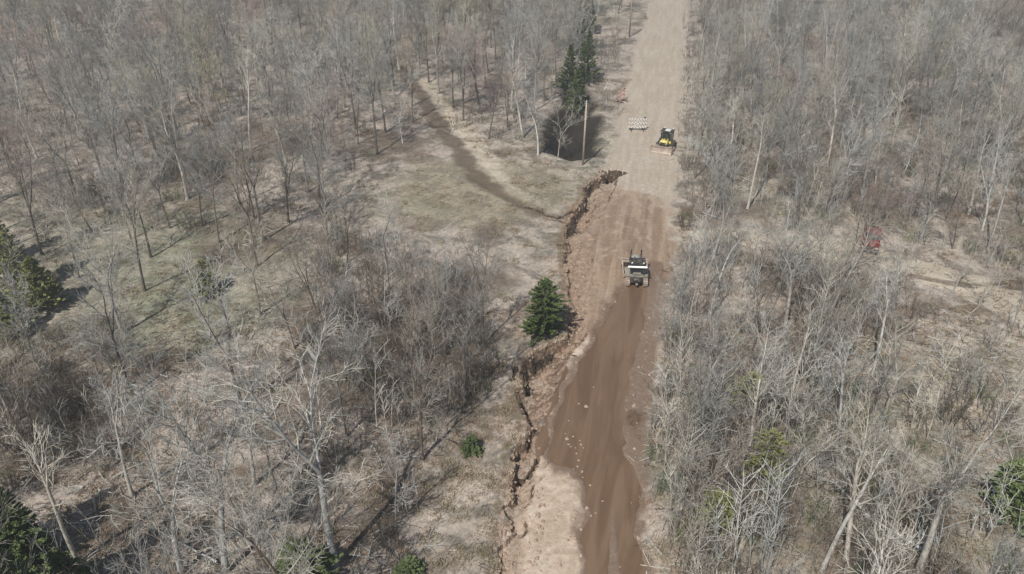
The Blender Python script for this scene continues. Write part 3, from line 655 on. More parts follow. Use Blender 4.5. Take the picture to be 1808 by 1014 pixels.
# ------------------------------------------------------------------ evergreens
def gen_conifer(seed, h, R, n_br, per, base=.08, power=1.0, spray=.3, ragged=.25, droop=.0, tips=1.0):
    rnd = random.Random(seed); T = MB(); K = MB()
    tr = bend(Vector((0, 0, -.15)), Vector((rnd.gauss(0, .02), rnd.gauss(0, .02), 1)), h*.96+.15, 6, rnd, .015); T.tube(tr, [max(.012, h*.014*(1-i/6.3)) for i in range(7)], 7)
    clump = [(rnd.uniform(0, 6.28), rnd.uniform(0, 1), rnd.uniform(-ragged, ragged)) for _ in range(9)]
    for b in range(n_br):
        t = base+(1-base)*((b+rnd.random())/n_br)**1.15; p, d = along(tr, min(t, .995)); a = b*2.4+rnd.uniform(-.3, .3)
        R_ = R*(1-t)**power*(1-ragged*.5+ragged*rnd.random())+.10
        for ca, ct, cr in clump: R_ *= 1+cr*math.exp(-((math.cos(a-ca)-1)**2)*3-((t-ct)*5)**2)
        bd = Vector((math.cos(a), math.sin(a), rnd.uniform(.05, .4)-droop)); bp = bend(p, bd, R_, 4, rnd, .06, .05)
        T.tube(bp, [.022, .018, .014, .01, .005], 3)
        for s in range(per):
            q, dd = along(bp, .15+.85*rnd.random()**.7); sd_ = side_dir(dd, rnd.uniform(.2, 1.0), rnd); L = spray*rnd.uniform(.5, 1.25)*(.6+.6*(1-t))
            sd_.z = sd_.z*.5+.1
            w = sd_.cross(Vector((rnd.gauss(0, .6), rnd.gauss(0, .6), 1))).normalized()*L*rnd.uniform(.18, .34)
            e = q+sd_*L; m_ = q.lerp(e, .5)+Vector((0, 0, rnd.uniform(-.02, .04)))
            K.add([q, m_+w, e, m_-w], [(0, 1, 2, 3)])
            q2 = q+Vector((rnd.uniform(-.08, .08), rnd.uniform(-.08, .08), rnd.uniform(-.06, .08))); e2 = q2+side_dir(sd_, .7, rnd)*L*.6; w2 = (e2-q2).cross(Vector((rnd.gauss(0, 1), rnd.gauss(0, 1), 1))).normalized()*L*.13; m2 = q2.lerp(e2, .5)
            K.add([q2, m2+w2, e2, m2-w2], [(0, 1, 2, 3)])
    return T, K
def conifer(name, px, py, h, R, mat, label, cat, seed, nb=110, per=26, group=None, **kw):
    x, y = gp(px, py); T, K = gen_conifer(seed, h, R, nb, per, **kw)
    o = thing(name, label, cat, (x, y, hz(x, y)), 0, group); T.build('trunk', M_BARK['dark'], o, True, fix=False); K.build('crown', mat, o, fix=False); return o
conifer('evergreen_tree', 958, 588, 5.3, 1.6, M_NEEDLE['spruce'], 'dark green bushy spruce standing on the brink of the washed-out bank', 'conifer', 1, 190, 80, base=.02, power=.5, spray=.24, ragged=.75)
conifer('evergreen_shrub', 832, 800, 1.45, .6, M_NEEDLE['thin'], 'small green evergreen bush alone on the grassy strip', 'shrub', 2, 90, 46, base=.02, power=.6, spray=.16, ragged=.5)
GC = 'bright green conifers crowding the lower corner of the woods'
conifer('conifer', 20, 1190, 12.5, 3.1, M_NEEDLE['pine'], 'bright green conifer at the lower corner, tallest of the cluster', 'conifer', 3, 260, 110, GC, spray=.28, ragged=.4)
conifer('conifer', -75, 1090, 12.5, 2.8, M_NEEDLE['pine'], 'green conifer half hidden at the edge behind the tallest one', 'conifer', 4, 230, 90, GC, spray=.28, ragged=.4)
conifer('conifer', 85, 1120, 6.5, 2.0, M_NEEDLE['pine'], 'shorter yellowish green conifer in front of the corner cluster', 'conifer', 5, 180, 80, GC, spray=.27, ragged=.4)
conifer('conifer', 60, 1010, 6.5, 2.2, M_NEEDLE['pine'], 'rounded green conifer behind the yellowish one at the corner', 'conifer', 11, 180, 80, GC, spray=.27, ragged=.4)
conifer('conifer', 130, 1050, 3.6, 1.3, M_NEEDLE['thin'], 'smallest dull green conifer beside the corner cluster', 'conifer', 6, 90, 34, GC, spray=.34, ragged=.4)
conifer('evergreen_shrub', 535, 1040, 3.4, 1.9, M_NEEDLE['thin'], 'low wide green bush at the foot of the tall grey tree', 'shrub', 7, 140, 70, base=.02, power=.5, spray=.22, ragged=.45)
conifer('evergreen_shrub', 722, 1020, 1.1, .8, M_NEEDLE['thin'], 'little green bush at the lower edge near the pale bank', 'shrub', 8, 50, 24, base=.02, power=.5, spray=.24)
conifer('cedar', 368, 522, 3.6, 1.5, M_NEEDLE['cedar'], 'mossy green rounded cedar in the glade', 'conifer', 9, 90, 17, base=.02, power=.5, spray=.34, ragged=.5)
for i, (px, py, h, R, lab) in enumerate([(30, 520, 9.0, 2.9, 'dark green conifer at the edge of the glade, tallest of four'), (-20, 480, 9.5, 2.8, 'dark green conifer cut by the frame beside the glade'), (75, 545, 5.5, 2.0, 'conifer on the glade side of the dark green group'), (20, 590, 4.5, 1.7, 'low conifer in front of the dark green group')]):
    conifer('conifer', px, py, h, R, M_NEEDLE['cedar'], lab, 'conifer', 20+i, 130, 24, 'conifers beside the glade', spray=.4, ragged=.45)
for i, (px, py, h, R, lab) in enumerate([(1035, 150, 8.5, 2.2, 'dark spruce closest to the road shoulder by the far pole'), (1020, 185, 7, 2.1, 'dark spruce at the near end of the roadside group'), (1005, 160, 7.5, 2.2, 'dark spruce at the back of the roadside group'),
        (1040, 60, 9, 2.4, 'dark spruce farthest up the road shoulder'), (1022, 100, 9, 2.3, 'tall dark spruce midway up the road shoulder')]):
    conifer('spruce', px, py, h, R, M_NEEDLE['spruce'], lab, 'conifer', 30+i, 110, 26, 'spruces lining the road shoulder and hollow', spray=.42, ragged=.4)
conifer('pine', 1775, 905, 4.2, 2.0, M_NEEDLE['pine'], 'loose green pine at the lower corner of the tan clearing', 'conifer', 50, 120, 26, spray=.36, ragged=.5, power=.6)
for i, (px, py, h, R, lab) in enumerate([(1318, 725, 3.4, 1.5, 'thin mossy pine in the brush, upper of three'), (1350, 850, 4.2, 1.4, 'thin mossy pine in the brush, middle of three'), (1262, 930, 2.6, 1.3, 'thin mossy pine in the brush, lowest of three')]):
    conifer('pine', px, py, h, R, M_NEEDLE['cedar'], lab, 'conifer', 60+i, 80, 15, 'mossy pines scattered in the roadside brush', spray=.36, ragged=.5, power=.6)

# ------------------------------------------------------------------ utility poles
M_POLE = bark_material('weathered_pole_wood', (.36, .31, .255), (.22, .185, .15)); M_CER = simple('porcelain', (.55, .54, .5), .3, var=.05); M_STEEL = simple('galvanised_steel', (.42, .42, .42), .45, .7, .1)
def utility_pole(px, py, h, lab, lean=0.0):
    x, y = gp(px, py); o = thing('utility_pole', lab, 'utility pole', (x, y, hz(x, y)), 0, 'utility poles beside the road'); o.rotation_euler = (0, lean, 0)
    MB().cyl((0, 0, -.3), (0, 0, h), .135, .095, 14).build('shaft', M_POLE, o, True)
    i = MB(); i.cyl((0, 0, h), (0, 0, h+.18), .03, .03, 8); i.cyl((0, 0, h+.1), (0, 0, h+.24), .085, .05, 10); i.build('insulator', M_CER, o)
    b = MB(); b.box((.13, 0, h-1.9), (.1, .06, .4)); b.cyl((.1, 0, h-1.75), (.3, 0, h-1.7), .02, .02, 6); b.build('bracket', M_STEEL, o)
    c = MB(); c.cyl((-.13, 0, h-2.15), (-.13, 0, h-1.85), .06, .06, 8); c.build('cable_clamp', M_STEEL, o)
utility_pole(1029, 291, height_for(1029, 291, 181), 'bare wooden utility pole by the head of the washout', .012)
utility_pole(1111, 66, 8.8, 'distant wooden utility pole farther up the road')

# ------------------------------------------------------------------ barricades, marker post
M_WHITE = simple('white_reflective_boards', (.72, .70, .66), .5, var=.08); M_ORG = simple('faded_orange_stripes', (.46, .28, .17), .6, var=.1); M_RED = simple('red_orange_stripes', (.62, .12, .06), .5, var=.1); M_BLK = simple('black_rubber', (.025, .025, .025), .7); M_SANDB = simple('dark_sandbag', (.05, .05, .045), .9)
M_GREYST = simple('grey_stripes', (.20, .16, .13), .6, var=.1)
def barricade(loc, rz, w, stripe, lab, tilt=0.0):
    o = thing('road_barricade', lab, 'barricade', loc, rz, 'striped barricades closing the road'); o.rotation_euler = (tilt, 0, rz)
    for z in (.5, 1.05, 1.6):
        b = MB(); b.box((0, 0, z), (w, .035, .30)).build('board', M_WHITE, o, bevel=.006)
        bd = o.children[-1]; s = MB(); n = 6; st = w/n
        for i in range(n):
            x0 = -w/2+i*st+st*.5; k = .14 if i < n/2 else -.14
            vs = [(x0-.09-k, -.0215, z-.138), (x0+.07-k, -.0215, z-.138), (x0+.07+k, -.0215, z+.138), (x0-.09+k, -.0215, z+.138)]
            vs = [(max(-w/2+.01, min(w/2-.01, a)), b_, c) for a, b_, c in vs]
            s.add(vs+[(a, .0215, c) for a, _, c in vs], [(0, 1, 2, 3), (7, 6, 5, 4), (0, 4, 5, 1), (1, 5, 6, 2), (2, 6, 7, 3), (3, 7, 4, 0)])
        s.build('stripes', stripe, bd)
    for sx in (-1, 1):
        MB().box((sx*w*.36, .05, .82), (.05, .05, 1.6)).build('upright', M_STEEL, o)
        MB().box((sx*w*.36, 0, .05), (.07, 1.3, .09)).build('foot', M_BLK, o)
        sb = MB(); sb.box((sx*w*.36, .42, .16), (.5, .3, .15)); sb.build('sandbag', M_SANDB, o, True, .05)
    l = MB(); l.box((w*.4, .05, 1.78), (.3, .12, .2)); l.cyl((w*.4, .05, 1.6), (w*.4, .05, 1.7), .03, .03, 8); l.build('warning_lamp', M_BLK, o)
    return o
bx, by = gp(1125, 231); barricade((bx, by, hz(bx, by)+.02), -.02, 2.35, M_GREYST, 'white barricade with three slanted-stripe boards standing mid road')
bx, by = gp(1099, 180); barricade((bx, by, hz(bx, by)+.02), .75, 1.5, M_RED, 'red and white barricade turned edge-on at the far shoulder', -.12)
x, y = gp(1066, 163); o = thing('marker_post', 'thin pale marker post leaning at the roadside beyond the utility pole', 'post', (x, y, hz(x, y))); o.rotation_euler = (0, .38, 0)
MB().box((0, 0, .8), (.09, .05, 1.7)).build('post', M_WHITE, o, bevel=.01); MB().box((0, -.032, 1.5), (.075, .01, .15)).build('reflector', M_RED, o)

# ------------------------------------------------------------------ machines
M_TYRE = simple('dark_rubber', (.03, .028, .026), .85, dirt=(.25, .19, .14)); M_TRACK = simple('muddy_track_steel', (.12, .10, .085), .75, .2, dirt=(.36, .29, .23), amt=.7); M_DARK = simple('dark_machine_metal', (.03, .032, .032), .5, dirt=(.16, .13, .10)); M_GLASS = glass('tinted_glass')
M_YEL = simple('faded_yellow_paint', (.74, .64, .20), .45, var=.1, dirt=(.45, .37, .22), amt=.2); M_SILV = simple('grey_green_paint', (.22, .23, .20), .45, var=.12, dirt=(.36, .30, .24), amt=.5); M_MUDDY = simple('scoured_muddy_steel', (.50, .43, .37), .5, .1, .15, dirt=(.36, .28, .22), amt=.5)
M_HOOD = simple('pale_grey_hood', (.42, .42, .37), .4, var=.06); M_BAR = simple('painted_glint_white', (.85, .86, .84), .25, var=.03); M_CHROME = simple('bright_metal', (.7, .7, .7), .12, 1.0, .05); M_LAMP = simple('lamp_lens', (.75, .75, .72), .15, var=.03); M_WROOF = simple('white_roof_paint', (.68, .67, .63), .4, var=.06)  # the white bar paint stands in for sun glinting off the cab glass
def dozer(loc, rz, paint, lab, roof, rear_glint=False, scale=1.0):
    o = thing('bulldozer', lab, 'bulldozer', loc, rz, 'bulldozers working on the road'); o.scale = (scale,)*3
    for sy in (-1, 1):
        y0, y1 = sy*.72, sy*1.22; pr = []
        for i in range(13): a = math.pi/2+math.pi*i/12; pr.append((-1.25+.42*math.cos(a), .44+.42*math.sin(a)))
        for i in range(13): a = -math.pi/2+math.pi*i/12; pr.append((1.25+.38*math.cos(a), .40+.38*math.sin(a)))
        n = len(pr); m = MB(); inn = [(x*.955, .42+(z-.42)*.86) for x, z in pr]
        vs = [(x, y0, z) for x, z in pr]+[(x, y1, z) for x, z in pr]+[(x, y0, z) for x, z in inn]+[(x, y1, z) for x, z in inn]
        fs = []
        for i in range(n):
            j = (i+1) % n; fs += [(i, j, n+j, n+i), (2*n+i, 3*n+i, 3*n+j, 2*n+j), (i, 2*n+i, 2*n+j, j), (n+i, n+j, 3*n+j, 3*n+i)]
        m.add(vs, fs); tk = m.build('track', M_TRACK, o)
        g = MB(); per = [(math.hypot(pr[(i+1) % n][0]-pr[i][0], pr[(i+1) % n][1]-pr[i][1])) for i in range(n)]; tot = sum(per); N = 36
        for k in range(N):
            s = tot*k/N; i = 0
            while s > per[i]: s -= per[i]; i += 1
            a, b = pr[i], pr[(i+1) % n]; f = s/per[i]; cx, cz = a[0]+(b[0]-a[0])*f, a[1]+(b[1]-a[1])*f; ang = math.atan2(b[1]-a[1], b[0]-a[0])
            g.box((cx+math.sin(ang)*.03, (y0+y1)/2, cz-math.cos(ang)*.03), (.045, .5, .09), (0, -ang, 0))
        g.build('grousers', M_TRACK, tk)
        fr = MB(); fr.box((0, sy*.97, .42), (2.0, .3, .28)).build('track_frame', M_DARK, tk)
        MB().cyl((-1.25, sy*.8, .45), (-1.25, sy*1.18, .45), .33, n=18).build('sprocket', M_DARK, tk); MB().cyl((1.25, sy*.8, .41), (1.25, sy*1.18, .41), .29, n=18).build('idler', M_DARK, tk)
        f_ = MB(); f_.box((-.1, sy*.97, .98), (1.7, .52, .05)); f_.box((-.95, sy*.97, 1.12), (.1, .5, .28)); f_.build('fender', M_DARK if not rear_glint else paint, o, bevel=.015)
        pa = MB(); pa.box((1.05+(.35 if rear_glint else 0), sy*1.36, .5), (2.1+(.7 if rear_glint else 0), .14, .2)); pa.box((.1, sy*1.31, .5), (.25, .2, .3)); pa.build('push_arm', M_MUDDY, o, bevel=.02)
        MB().cyl((1.75, sy*.55, 2.85), (2.3, sy*.6, .8), .075, .05, n=10).build('lift_cylinder', M_DARK, o) if rear_glint else MB().cyl((.95, sy*.42, 1.45), (1.95, sy*.5, .85), .055, n=10).build('lift_cylinder', M_DARK, o)
    MB().box((-.1, 0, .72), (2.7, 1.36, .6)).build('hull', M_DARK, o, bevel=.03)
    h = MB(); h.extr([(.15, 1.0), (2.05, 1.0), (2.15, 2.0), (1.85, 2.22), (.15, 2.28)] if rear_glint else [(.15, 1.0), (1.42, 1.0), (1.42, 1.55), (1.25, 1.66), (.15, 1.78)], -.5, .5); hd = h.build('hood', paint if not rear_glint else M_HOOD, o, True, bevel=.16 if rear_glint else .06)
    for sx in (.5, .85, 1.15): pass
    v = MB()
    for i in range(5): v.box((.45+i*.17, .465, 1.32), (.05, .015, .3)); v.box((.45+i*.17, -.465, 1.32), (.05, .015, .3))
    v.build('vents', M_DARK, hd)
    gx = .72 if rear_glint else 0; g = MB(); g.box((1.45+gx, 0, 1.22), (.05, .8, .62))
    for i in range(6): g.box((1.48+gx, 0, .98+i*.1), (.02, .74, .03))
    g.build('grille', M_DARK, o)
    e = MB(); e.cyl((.85, .2, 1.65), (.85, .2, 2.45), .055, n=10); e.cyl((.85, .2, 2.45), (.8, .2, 2.55), .055, .05, 10); e.cyl((.85, .2, 1.72), (.85, .2, 2.1), .085, n=10); e.build('exhaust_stack', M_DARK, o)
    e = MB(); e.cyl((.6, -.25, 1.68), (.6, -.25, 2.2), .06, n=10); e.cyl((.6, -.25, 2.2), (.6, -.25, 2.36), .11, n=10); e.build('air_intake', M_DARK, o)
    # cab
    cw = .78
    MB().box((-.5, 0, 1.18), (1.25, 2*cw, .42)).build('cab_base', paint, o, bevel=.03)
    p = MB()
    for sx in (-1.1, .08):
        for sy in (-1, 1): p.box((sx, sy*(cw-.05), 1.98), (.1, .1, 1.26))
    p.box((-1.1, 0, 1.42), (.08, 1.5, .1)); p.box((.08, 0, 1.42), (.08, 1.5, .1)); p.build('cab_frame', M_DARK, o)
    for nm, c, d in (('rear_window', (-1.115, 0, 2.03), (.02, 1.36, 1.05)), ('windscreen', (.095, 0, 2.03), (.02, 1.36, 1.05)), ('side_window', (-.51, cw-.02, 2.03), (1.04, .02, 1.05)), ('side_window', (-.51, -cw+.02, 2.03), (1.04, .02, 1.05))):
        MB().box(c, d).build(nm, M_GLASS, o)
    MB().box((-.52, 0, 2.66), (1.5, 1.78, .1)).build('roof', roof, o, bevel=.03)
    if rear_glint:
        w = MB(); w.box((-1.3, 0, 2.36), (.22, 2.1, .2), (0, .5, 0)); w.build('glint_bar', M_BAR, o, bevel=.04)  # added bar, painted white in place of the sun's reflection
        MB().box((-.45, 0, 2.75), (.6, .7, .1)).build('roof_hatch', M_DARK, o, bevel=.02)
    else: MB().box((-.5, .1, 2.76), (.8, .75, .12)).build('air_conditioner', M_WROOF, o, bevel=.03)
    for sy in (-1, 1):
        for sx in (-1.2, .16):
            l = MB(); l.box((sx, sy*.62, 2.8 if sx < 0 else 2.6), (.1, .16, .14)).build('work_lamp', M_LAMP, o, bevel=.02)
    # rear winch
    r = MB(); r.box((-1.55, 0, .85), (.45, .8, .5)); r.cyl((-1.72, -.35, .95), (-1.72, .35, .95), .2, n=14); r.build('winch', M_DARK, o, bevel=.02); MB().box((-1.82, 0, .5), (.3, .25, .16)).build('drawbar', M_TRACK, o)
    t = MB(); t.box((-1.0, 0, 1.45), (.5, .9, .25)); t.build('fuel_tank', paint, o, bevel=.06)
    # blade
    pf = []
    for i in range(9): a = -.62+1.24*i/8; pf.append((2.15-.75*(math.cos(a)-math.cos(.62)), .62+.86*math.sin(a)*1.05))
    if rear_glint: pf = [(x_+.75, z_) for x_, z_ in pf]
    outer = pf+[(x-.07, z) for x, z in pf[::-1]]
    bl = MB(); bl.extr(outer, -1.5, 1.5); b = bl.build('blade', M_MUDDY, o)
    c = MB(); c.box((2.19+(.75 if rear_glint else 0), 0, .1), (.05, 2.98, .16), (0, -.5, 0)); c.build('cutting_edge', M_TRACK, b)
    e = MB()
    for sy in (-1, 1): e.box((2.05+(.75 if rear_glint else 0), sy*1.51, .6), (.3, .03, 1.0))
    e.box((1.98+(.75 if rear_glint else 0), 0, 1.13), (.12, 2.96, .05)); e.build('end_plates', M_MUDDY, b)
    rb = MB(); rb.box((1.78+(.75 if rear_glint else 0), 0, .75), (.12, 2.6, .12)); rb.box((1.78+(.75 if rear_glint else 0), 0, .4), (.12, 2.6, .12)); rb.build('braces', M_DARK, b)
    return o
x, y = gp(1174, 264); dozer((x, y, hz(x, y)), math.atan2(-.88, -.42), M_YEL, 'yellow bulldozer with a pale mud-coated blade beside the white barricade', M_DARK, False, .9)
x, y = gp(1122, 494); dozer((x, y, hz(x, y)-.02), math.atan2(U[1], U[0])+.12, M_SILV, 'grey bulldozer seen from behind at the head of the muddy water', M_DARK, True, .84)

M_REDP = simple('red_paint', (.19, .020, .018), .3, var=.15, dirt=(.3, .22, .17), amt=.3)
def pickup(loc, rz):
    o = thing('pickup_truck', 'red pickup truck parked on the lane among the trees', 'pickup truck', loc, rz)
    prof = [(-2.7, .55), (2.55, .5), (2.68, .75), (2.62, 1.05), (1.1, 1.18), (1.0, 1.2), (-2.7, 1.2)]
    MB().extr(prof, -.96, .96).build('body', M_REDP, o, bevel=.06)
    MB().extr([(1.15, 1.17), (.5, 1.82), (-1.0, 1.82), (-1.15, 1.19)], -.82, .82).build('cab', M_REDP, o, bevel=.05)
    MB().extr([(1.16, 1.24), (.62, 1.77), (.60, 1.745), (1.12, 1.235)], -.74, .74).build('windscreen', M_GLASS, o)
    for sy in (-1, 1):
        MB().extr([(.92, 1.25), (.48, 1.72), (-.15, 1.72), (-.15, 1.25)], sy*.825, sy*.84).build('side_window', M_GLASS, o)
        MB().extr([(-.25, 1.25), (-.25, 1.72), (-.92, 1.72), (-1.0, 1.25)], sy*.825, sy*.84).build('side_window', M_GLASS, o)
        mr = MB(); mr.box((.85, sy*1.08, 1.38), (.14, .22, .22)); mr.box((.85, sy*.94, 1.34), (.06, .2, .05)); mr.build('mirror', M_CHROME, o, bevel=.02)
        MB().box((2.64, sy*.72, .9), (.08, .34, .2)).build('headlight', M_LAMP, o, bevel=.02)
        MB().box((-2.7, sy*.84, .95), (.06, .14, .35)).build('tail_light', M_RED, o)
        for sx in (-1.75, 1.75):
            w = thing('wheel', None, None, (sx, sy*.86, .38)); w.parent = o
            MB().cyl((0, -.13, 0), (0, .13, 0), .38, n=24).build('tyre', M_TYRE, w, bevel=.03); MB().cyl((0, sy*.10, 0), (0, sy*.145, 0), .22, n=16).build('rim', M_STEEL, w)
    MB().box((-1.95, 0, 1.21), (1.4, 1.66, .03)).build('bed', M_BLK, o)
    g = MB(); g.box((2.67, 0, .9), (.06, 1.0, .26)).build('grille', M_BLK, o); c = MB(); c.box((2.71, 0, .9), (.03, 1.02, .05)); c.build('grille_bar', M_CHROME, o.children[-1])
    MB().box((2.74, 0, .55), (.16, 1.9, .2)).build('front_bumper', M_CHROME, o, bevel=.04); MB().box((-2.8, 0, .6), (.14, 1.85, .18)).build('rear_bumper', M_CHROME, o, bevel=.03)
    return o
x, y = gp(1535, 434); pickup((x, y, hz(x, y)), math.atan2(-.93, -.42)).scale = (.88, .88, .88)

# ------------------------------------------------------------------ loose stones
M_ST = simple('pale_stone', (.50, .41, .33), .85, var=.25, scale=3, dirt=(.26, .18, .12), amt=.5)
def stone_mesh(seed):
    rnd = random.Random(seed); bm = bmesh.new(); bmesh.ops.create_icosphere(bm, subdivisions=2, radius=1)
    for v in bm.verts: v.co *= 1+.28*math.sin(v.co.x*3+seed)*math.cos(v.co.y*2.6+seed*2)+rnd.uniform(-.08, .08); v.co.z *= .6
    me = bpy.data.meshes.new('stone'); bm.to_mesh(me); bm.free(); me.materials.append(M_ST); return me
SM = [stone_mesh(i) for i in range(5)]
STONES = [(1017,640,.2),(1035,717,.32),(1022,712,.16),(1004,742,.16),(1004,784,.2),(1012,770,.16),(1008,788,.14),(1024,777,.14),(1026,784,.26),(1018,800,.18),(1022,812,.22),(1020,823,.2),(1028,832,.24),(1042,856,.18),(1064,884,.18),(1030,790,.12),(1016,790,.12),(998,765,.12),(1048,683,.16),(1013,828,.13),(1029,842,.14),(1001,774,.26),
          (964,648,.3),(962,662,.34),(940,672,.3),(948,718,.2),(960,735,.2),(957,808,.3),(955,845,.34),(960,842,.2),(1012,549,.26),(997,660,.3),(1000,668,.22),(988,700,.2),(950,912,.42),(990,905,.3),(983,912,.26),(952,975,.3),(950,880,.25),(953,890,.2),(1004,930,.16),(1026,935,.2),(1095,1000,.12),(1052,905,.15)]
for i, (px, py, d) in enumerate(STONES):
    x, y = gp(px, py); o = bpy.data.objects.new('stone', SM[i % 5]); COL.objects.link(o); inw = inside(np.array([x]), np.array([y]), WATER)[0]
    s = d*.44; o.location = (x, y, max(hz(x, y), -.06 if inw else -9)+s*.05); o.scale = (s*rr.uniform(.8, 1.2), s*rr.uniform(.8, 1.2), s*1.0); o.rotation_euler = (0, 0, rr.uniform(0, 6.28))
    if inw: tag(o, 'pale stone poking out of the brown muddy water', 'stone', 'stones in the muddy water')
    else: tag(o, 'pale stone lying on the eroded sandy ground beside the water', 'stone', 'stones on the eroded ground')

# ------------------------------------------------------------------ fallen dead limbs
def limb(px0, py0, px1, py1, z0, z1, r, lab, seed):
    a = gp(px0, py0); b = gp(px1, py1); rnd = random.Random(seed); m = MB()
    p = Vector((0, 0, z0)); q = Vector((b[0]-a[0], b[1]-a[1], z1)); d = q-p; L = d.length; st = bend(p, d, L, 8, rnd, .05); m.tube(st, [r*(1-i/10) for i in range(9)], 6)
    for k in range(9):
        c, dd = along(st, rnd.uniform(.2, 1)); l = L*rnd.uniform(.12, .3); s1 = bend(c, side_dir(dd, rnd.uniform(.4, .8), rnd), l, 3, rnd, .1); m.tube(s1, [r*.35, r*.28, r*.2, r*.1], 4)
        for j in range(4): c2, d2 = along(s1, rnd.uniform(.3, 1)); m.tube(bend(c2, side_dir(d2, .6, rnd), l*.35, 2, rnd, .1), [.014, .012, .008], 3)
    o = m.build('fallen_limb', M_BARK['pale'], None, True, fix=False); o.location = (a[0], a[1], hz(*a)); tag(o, lab, 'fallen branch')
limb(1625, 985, 1515, 925, .5, .9, .13, 'pale dead limb slanting down across the largest birch-like tree', 1)
limb(1640, 962, 1545, 962, .6, .7, .09, 'pale dead limb lying level beside the largest birch-like tree', 2)
limb(1520, 915, 1420, 850, .5, 1.4, .11, 'forked dead limb caught in the brush below the brown thicket', 3)
limb(1275, 870, 1195, 840, .5, .9, .06, 'thin pale dead branch reaching over the road verge', 4)
limb(385, 1000, 290, 940, .3, .8, .08, 'crooked pale branch lying at the foot of the forked tree', 5)

# ------------------------------------------------------------------ root mass on the bank, loose rubble
def roots(px, py, lab, seed, sx=1.5, n=90):
    x, y = gp(px, py); rnd = random.Random(seed); o = thing('root_mass', lab, 'tangled roots', (x, y, hz(x, y)+.1)); m = MB(); g = MB()
    for i in range(n):
        t = rnd.uniform(-1, 1); p = Vector((t*sx, t*.75*sx+rnd.uniform(-.35, .35), rnd.uniform(.0, .35))); d = Vector((rnd.gauss(.3, .6), rnd.gauss(-.8, .5), rnd.gauss(-.35, .5)))
        m.tube(bend(p, d, rnd.uniform(.4, 1.3), 4, rnd, .3, -.05), [.035*rnd.uniform(.5, 1.3)*(1-k/5.2) for k in range(5)], 4)
    for i in range(n*6):
        t = rnd.uniform(-1, 1); p = Vector((t*sx, t*.75*sx+rnd.uniform(-.1, .5), rnd.uniform(.1, .3))); b = rnd.uniform(0, 6.28); q = p+Vector((math.cos(b)*.3, math.sin(b)*.3-.1, rnd.uniform(-.3, .3))); s_ = Vector((-math.sin(b), math.cos(b), 0))*.03
        g.add([p-s_, p+s_, q], [(0, 1, 2)])
    m.build('roots', M_BARK['dark'], o, fix=False); g.build('turf', M_DRYD, o, fix=False)
M_DRYD = simple('dark_turf', (.085, .07, .045), .95, var=.4)
roots(945, 622, 'dark tangle of roots and turf hanging on the bank below the spruce', 3, 1.5, 110)
roots(1003, 400, 'dark torn roots on the bank where the grass track ends', 4, .8, 50)
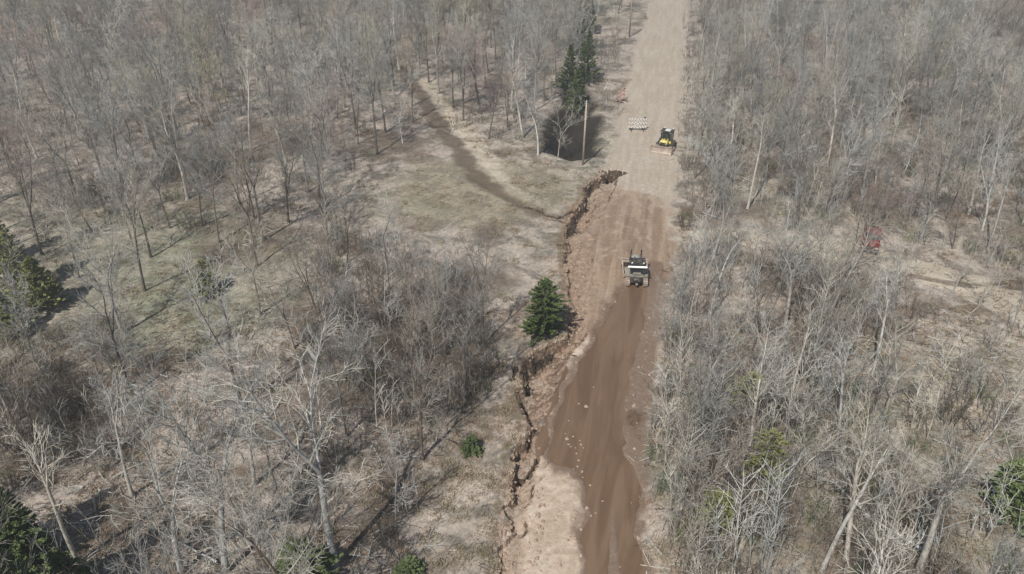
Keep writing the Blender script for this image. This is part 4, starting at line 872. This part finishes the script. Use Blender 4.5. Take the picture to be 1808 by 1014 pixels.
def rubble():
    pts, rots, scs, ks = [], [], [], []
    for k in range(3800):
        if k % 7: u = rr.uniform(-4, 62); v = float(np.interp(u, BL[0], BL[1]))+rr.random()**2*2.6
        else: u = rr.uniform(-4, 30); v = rr.uniform(-2, 5.5)
        p = O+U*u+V*v; x, y = p; wd = float((sdist(np.array([x]), np.array([y]), WATER))[0])
        if wd > -.2 and k % 2 == 0 and wd > .8: continue
        if u > U_HEAD+1 and rr.random() < .8: continue
        if not inside(np.array([x]), np.array([y]), ROAD)[0]: continue
        s = rr.choice([.03, .04, .05, .06, .09, .15]) * (1.3 if rr.random() < .06 else 1)
        pts.append((x, y)); rots.append((rr.uniform(0, 6), rr.uniform(0, 6), rr.uniform(0, 6))); scs.append((s, s*rr.uniform(.6, 1), s)); ks.append(rr.randrange(5))
    PP = np.array(pts); pz = height(PP[:, 0], PP[:, 1])
    m2 = simple('earth_clods', (.33, .245, .18), .95, var=.4, scale=2)
    ms = []
    for i in range(5):
        me = stone_mesh(20+i); me.materials.clear(); me.materials.append(m2 if i < 4 else M_ST); ms.append(me)
    keep = [i for i in range(len(pts)) if pz[i] > -.06 or sdist(PP[i:i+1, 0], PP[i:i+1, 1], WATER)[0] < -.3]
    scatter('rubble', [(pts[i][0], pts[i][1], pz[i]) for i in keep], [rots[i] for i in keep], [scs[i] for i in keep], [ks[i] for i in keep], ms, 'loose clods and gravel strewn over the washed-out roadside', 'rubble')
rubble()

# ------------------------------------------------------------------ broken slabs of crusted road along the washout
M_SLAB = simple('crusted_gravel_slab', (.40, .32, .25), .95, var=.3, scale=2, dirt=(.17, .12, .085), amt=.5)
def slab(px, py, w, l, tilt, rz, lab):
    x, y = gp(px, py); rnd = random.Random(px*7+py); m = MB(); n = 9; th = rnd.uniform(.22, .38); top = []; bot = []
    for i in range(n):
        a = 2*math.pi*i/n; r = rnd.uniform(.75, 1.15); top.append((w*r*math.cos(a), l*r*math.sin(a), rnd.uniform(-.03, .03))); bot.append((w*r*.9*math.cos(a), l*r*.9*math.sin(a), -th))
    c = (0, 0, .04); m.add(top+bot+[c], [(i, (i+1) % n, 2*n) for i in range(n)]+[(i, n+i, n+(i+1) % n, (i+1) % n) for i in range(n)]+[tuple(range(n, 2*n))[::-1]])
    o = m.build('earth_block', M_SLAB); o.location = (x, y, hz(x, y)+.18); o.rotation_euler = (tilt[0], tilt[1], rz); tag(o, lab, 'earth block', 'slabs slumped along the washed-out bank')
for a in [(952, 782, .38, 1.25, (.1, .35), -.35, 'long pale slab slumped against the bank above the dark crack'), (925, 820, .4, .9, (.2, -.3), -.4, 'pale slab on the bank side of the dark crack'), (960, 742, .5, .6, (-.3, .2), .5, 'tilted crust slab between the bank and the muddy water'),
          (935, 690, .55, .7, (.25, .2), .2, 'brown slab fallen in the middle of the wide gully'), (962, 672, .5, .5, (-.2, -.3), .9, 'slab tilted beside the muddy water at the wide gully'), (948, 655, .7, .45, (.35, 0), .1, 'slab slumped just below the dark root tangle'),
          (1070, 318, .9, .6, (.3, .1), .1, 'slab collapsed at the head of the washout'), (1040, 345, .5, .8, (.0, .4), -.3, 'slab fallen from the bank near the utility pole'), (898, 900, .35, .6, (.1, .3), -.1, 'thin slab edge at the lowest stretch of the bank')]: slab(*a)
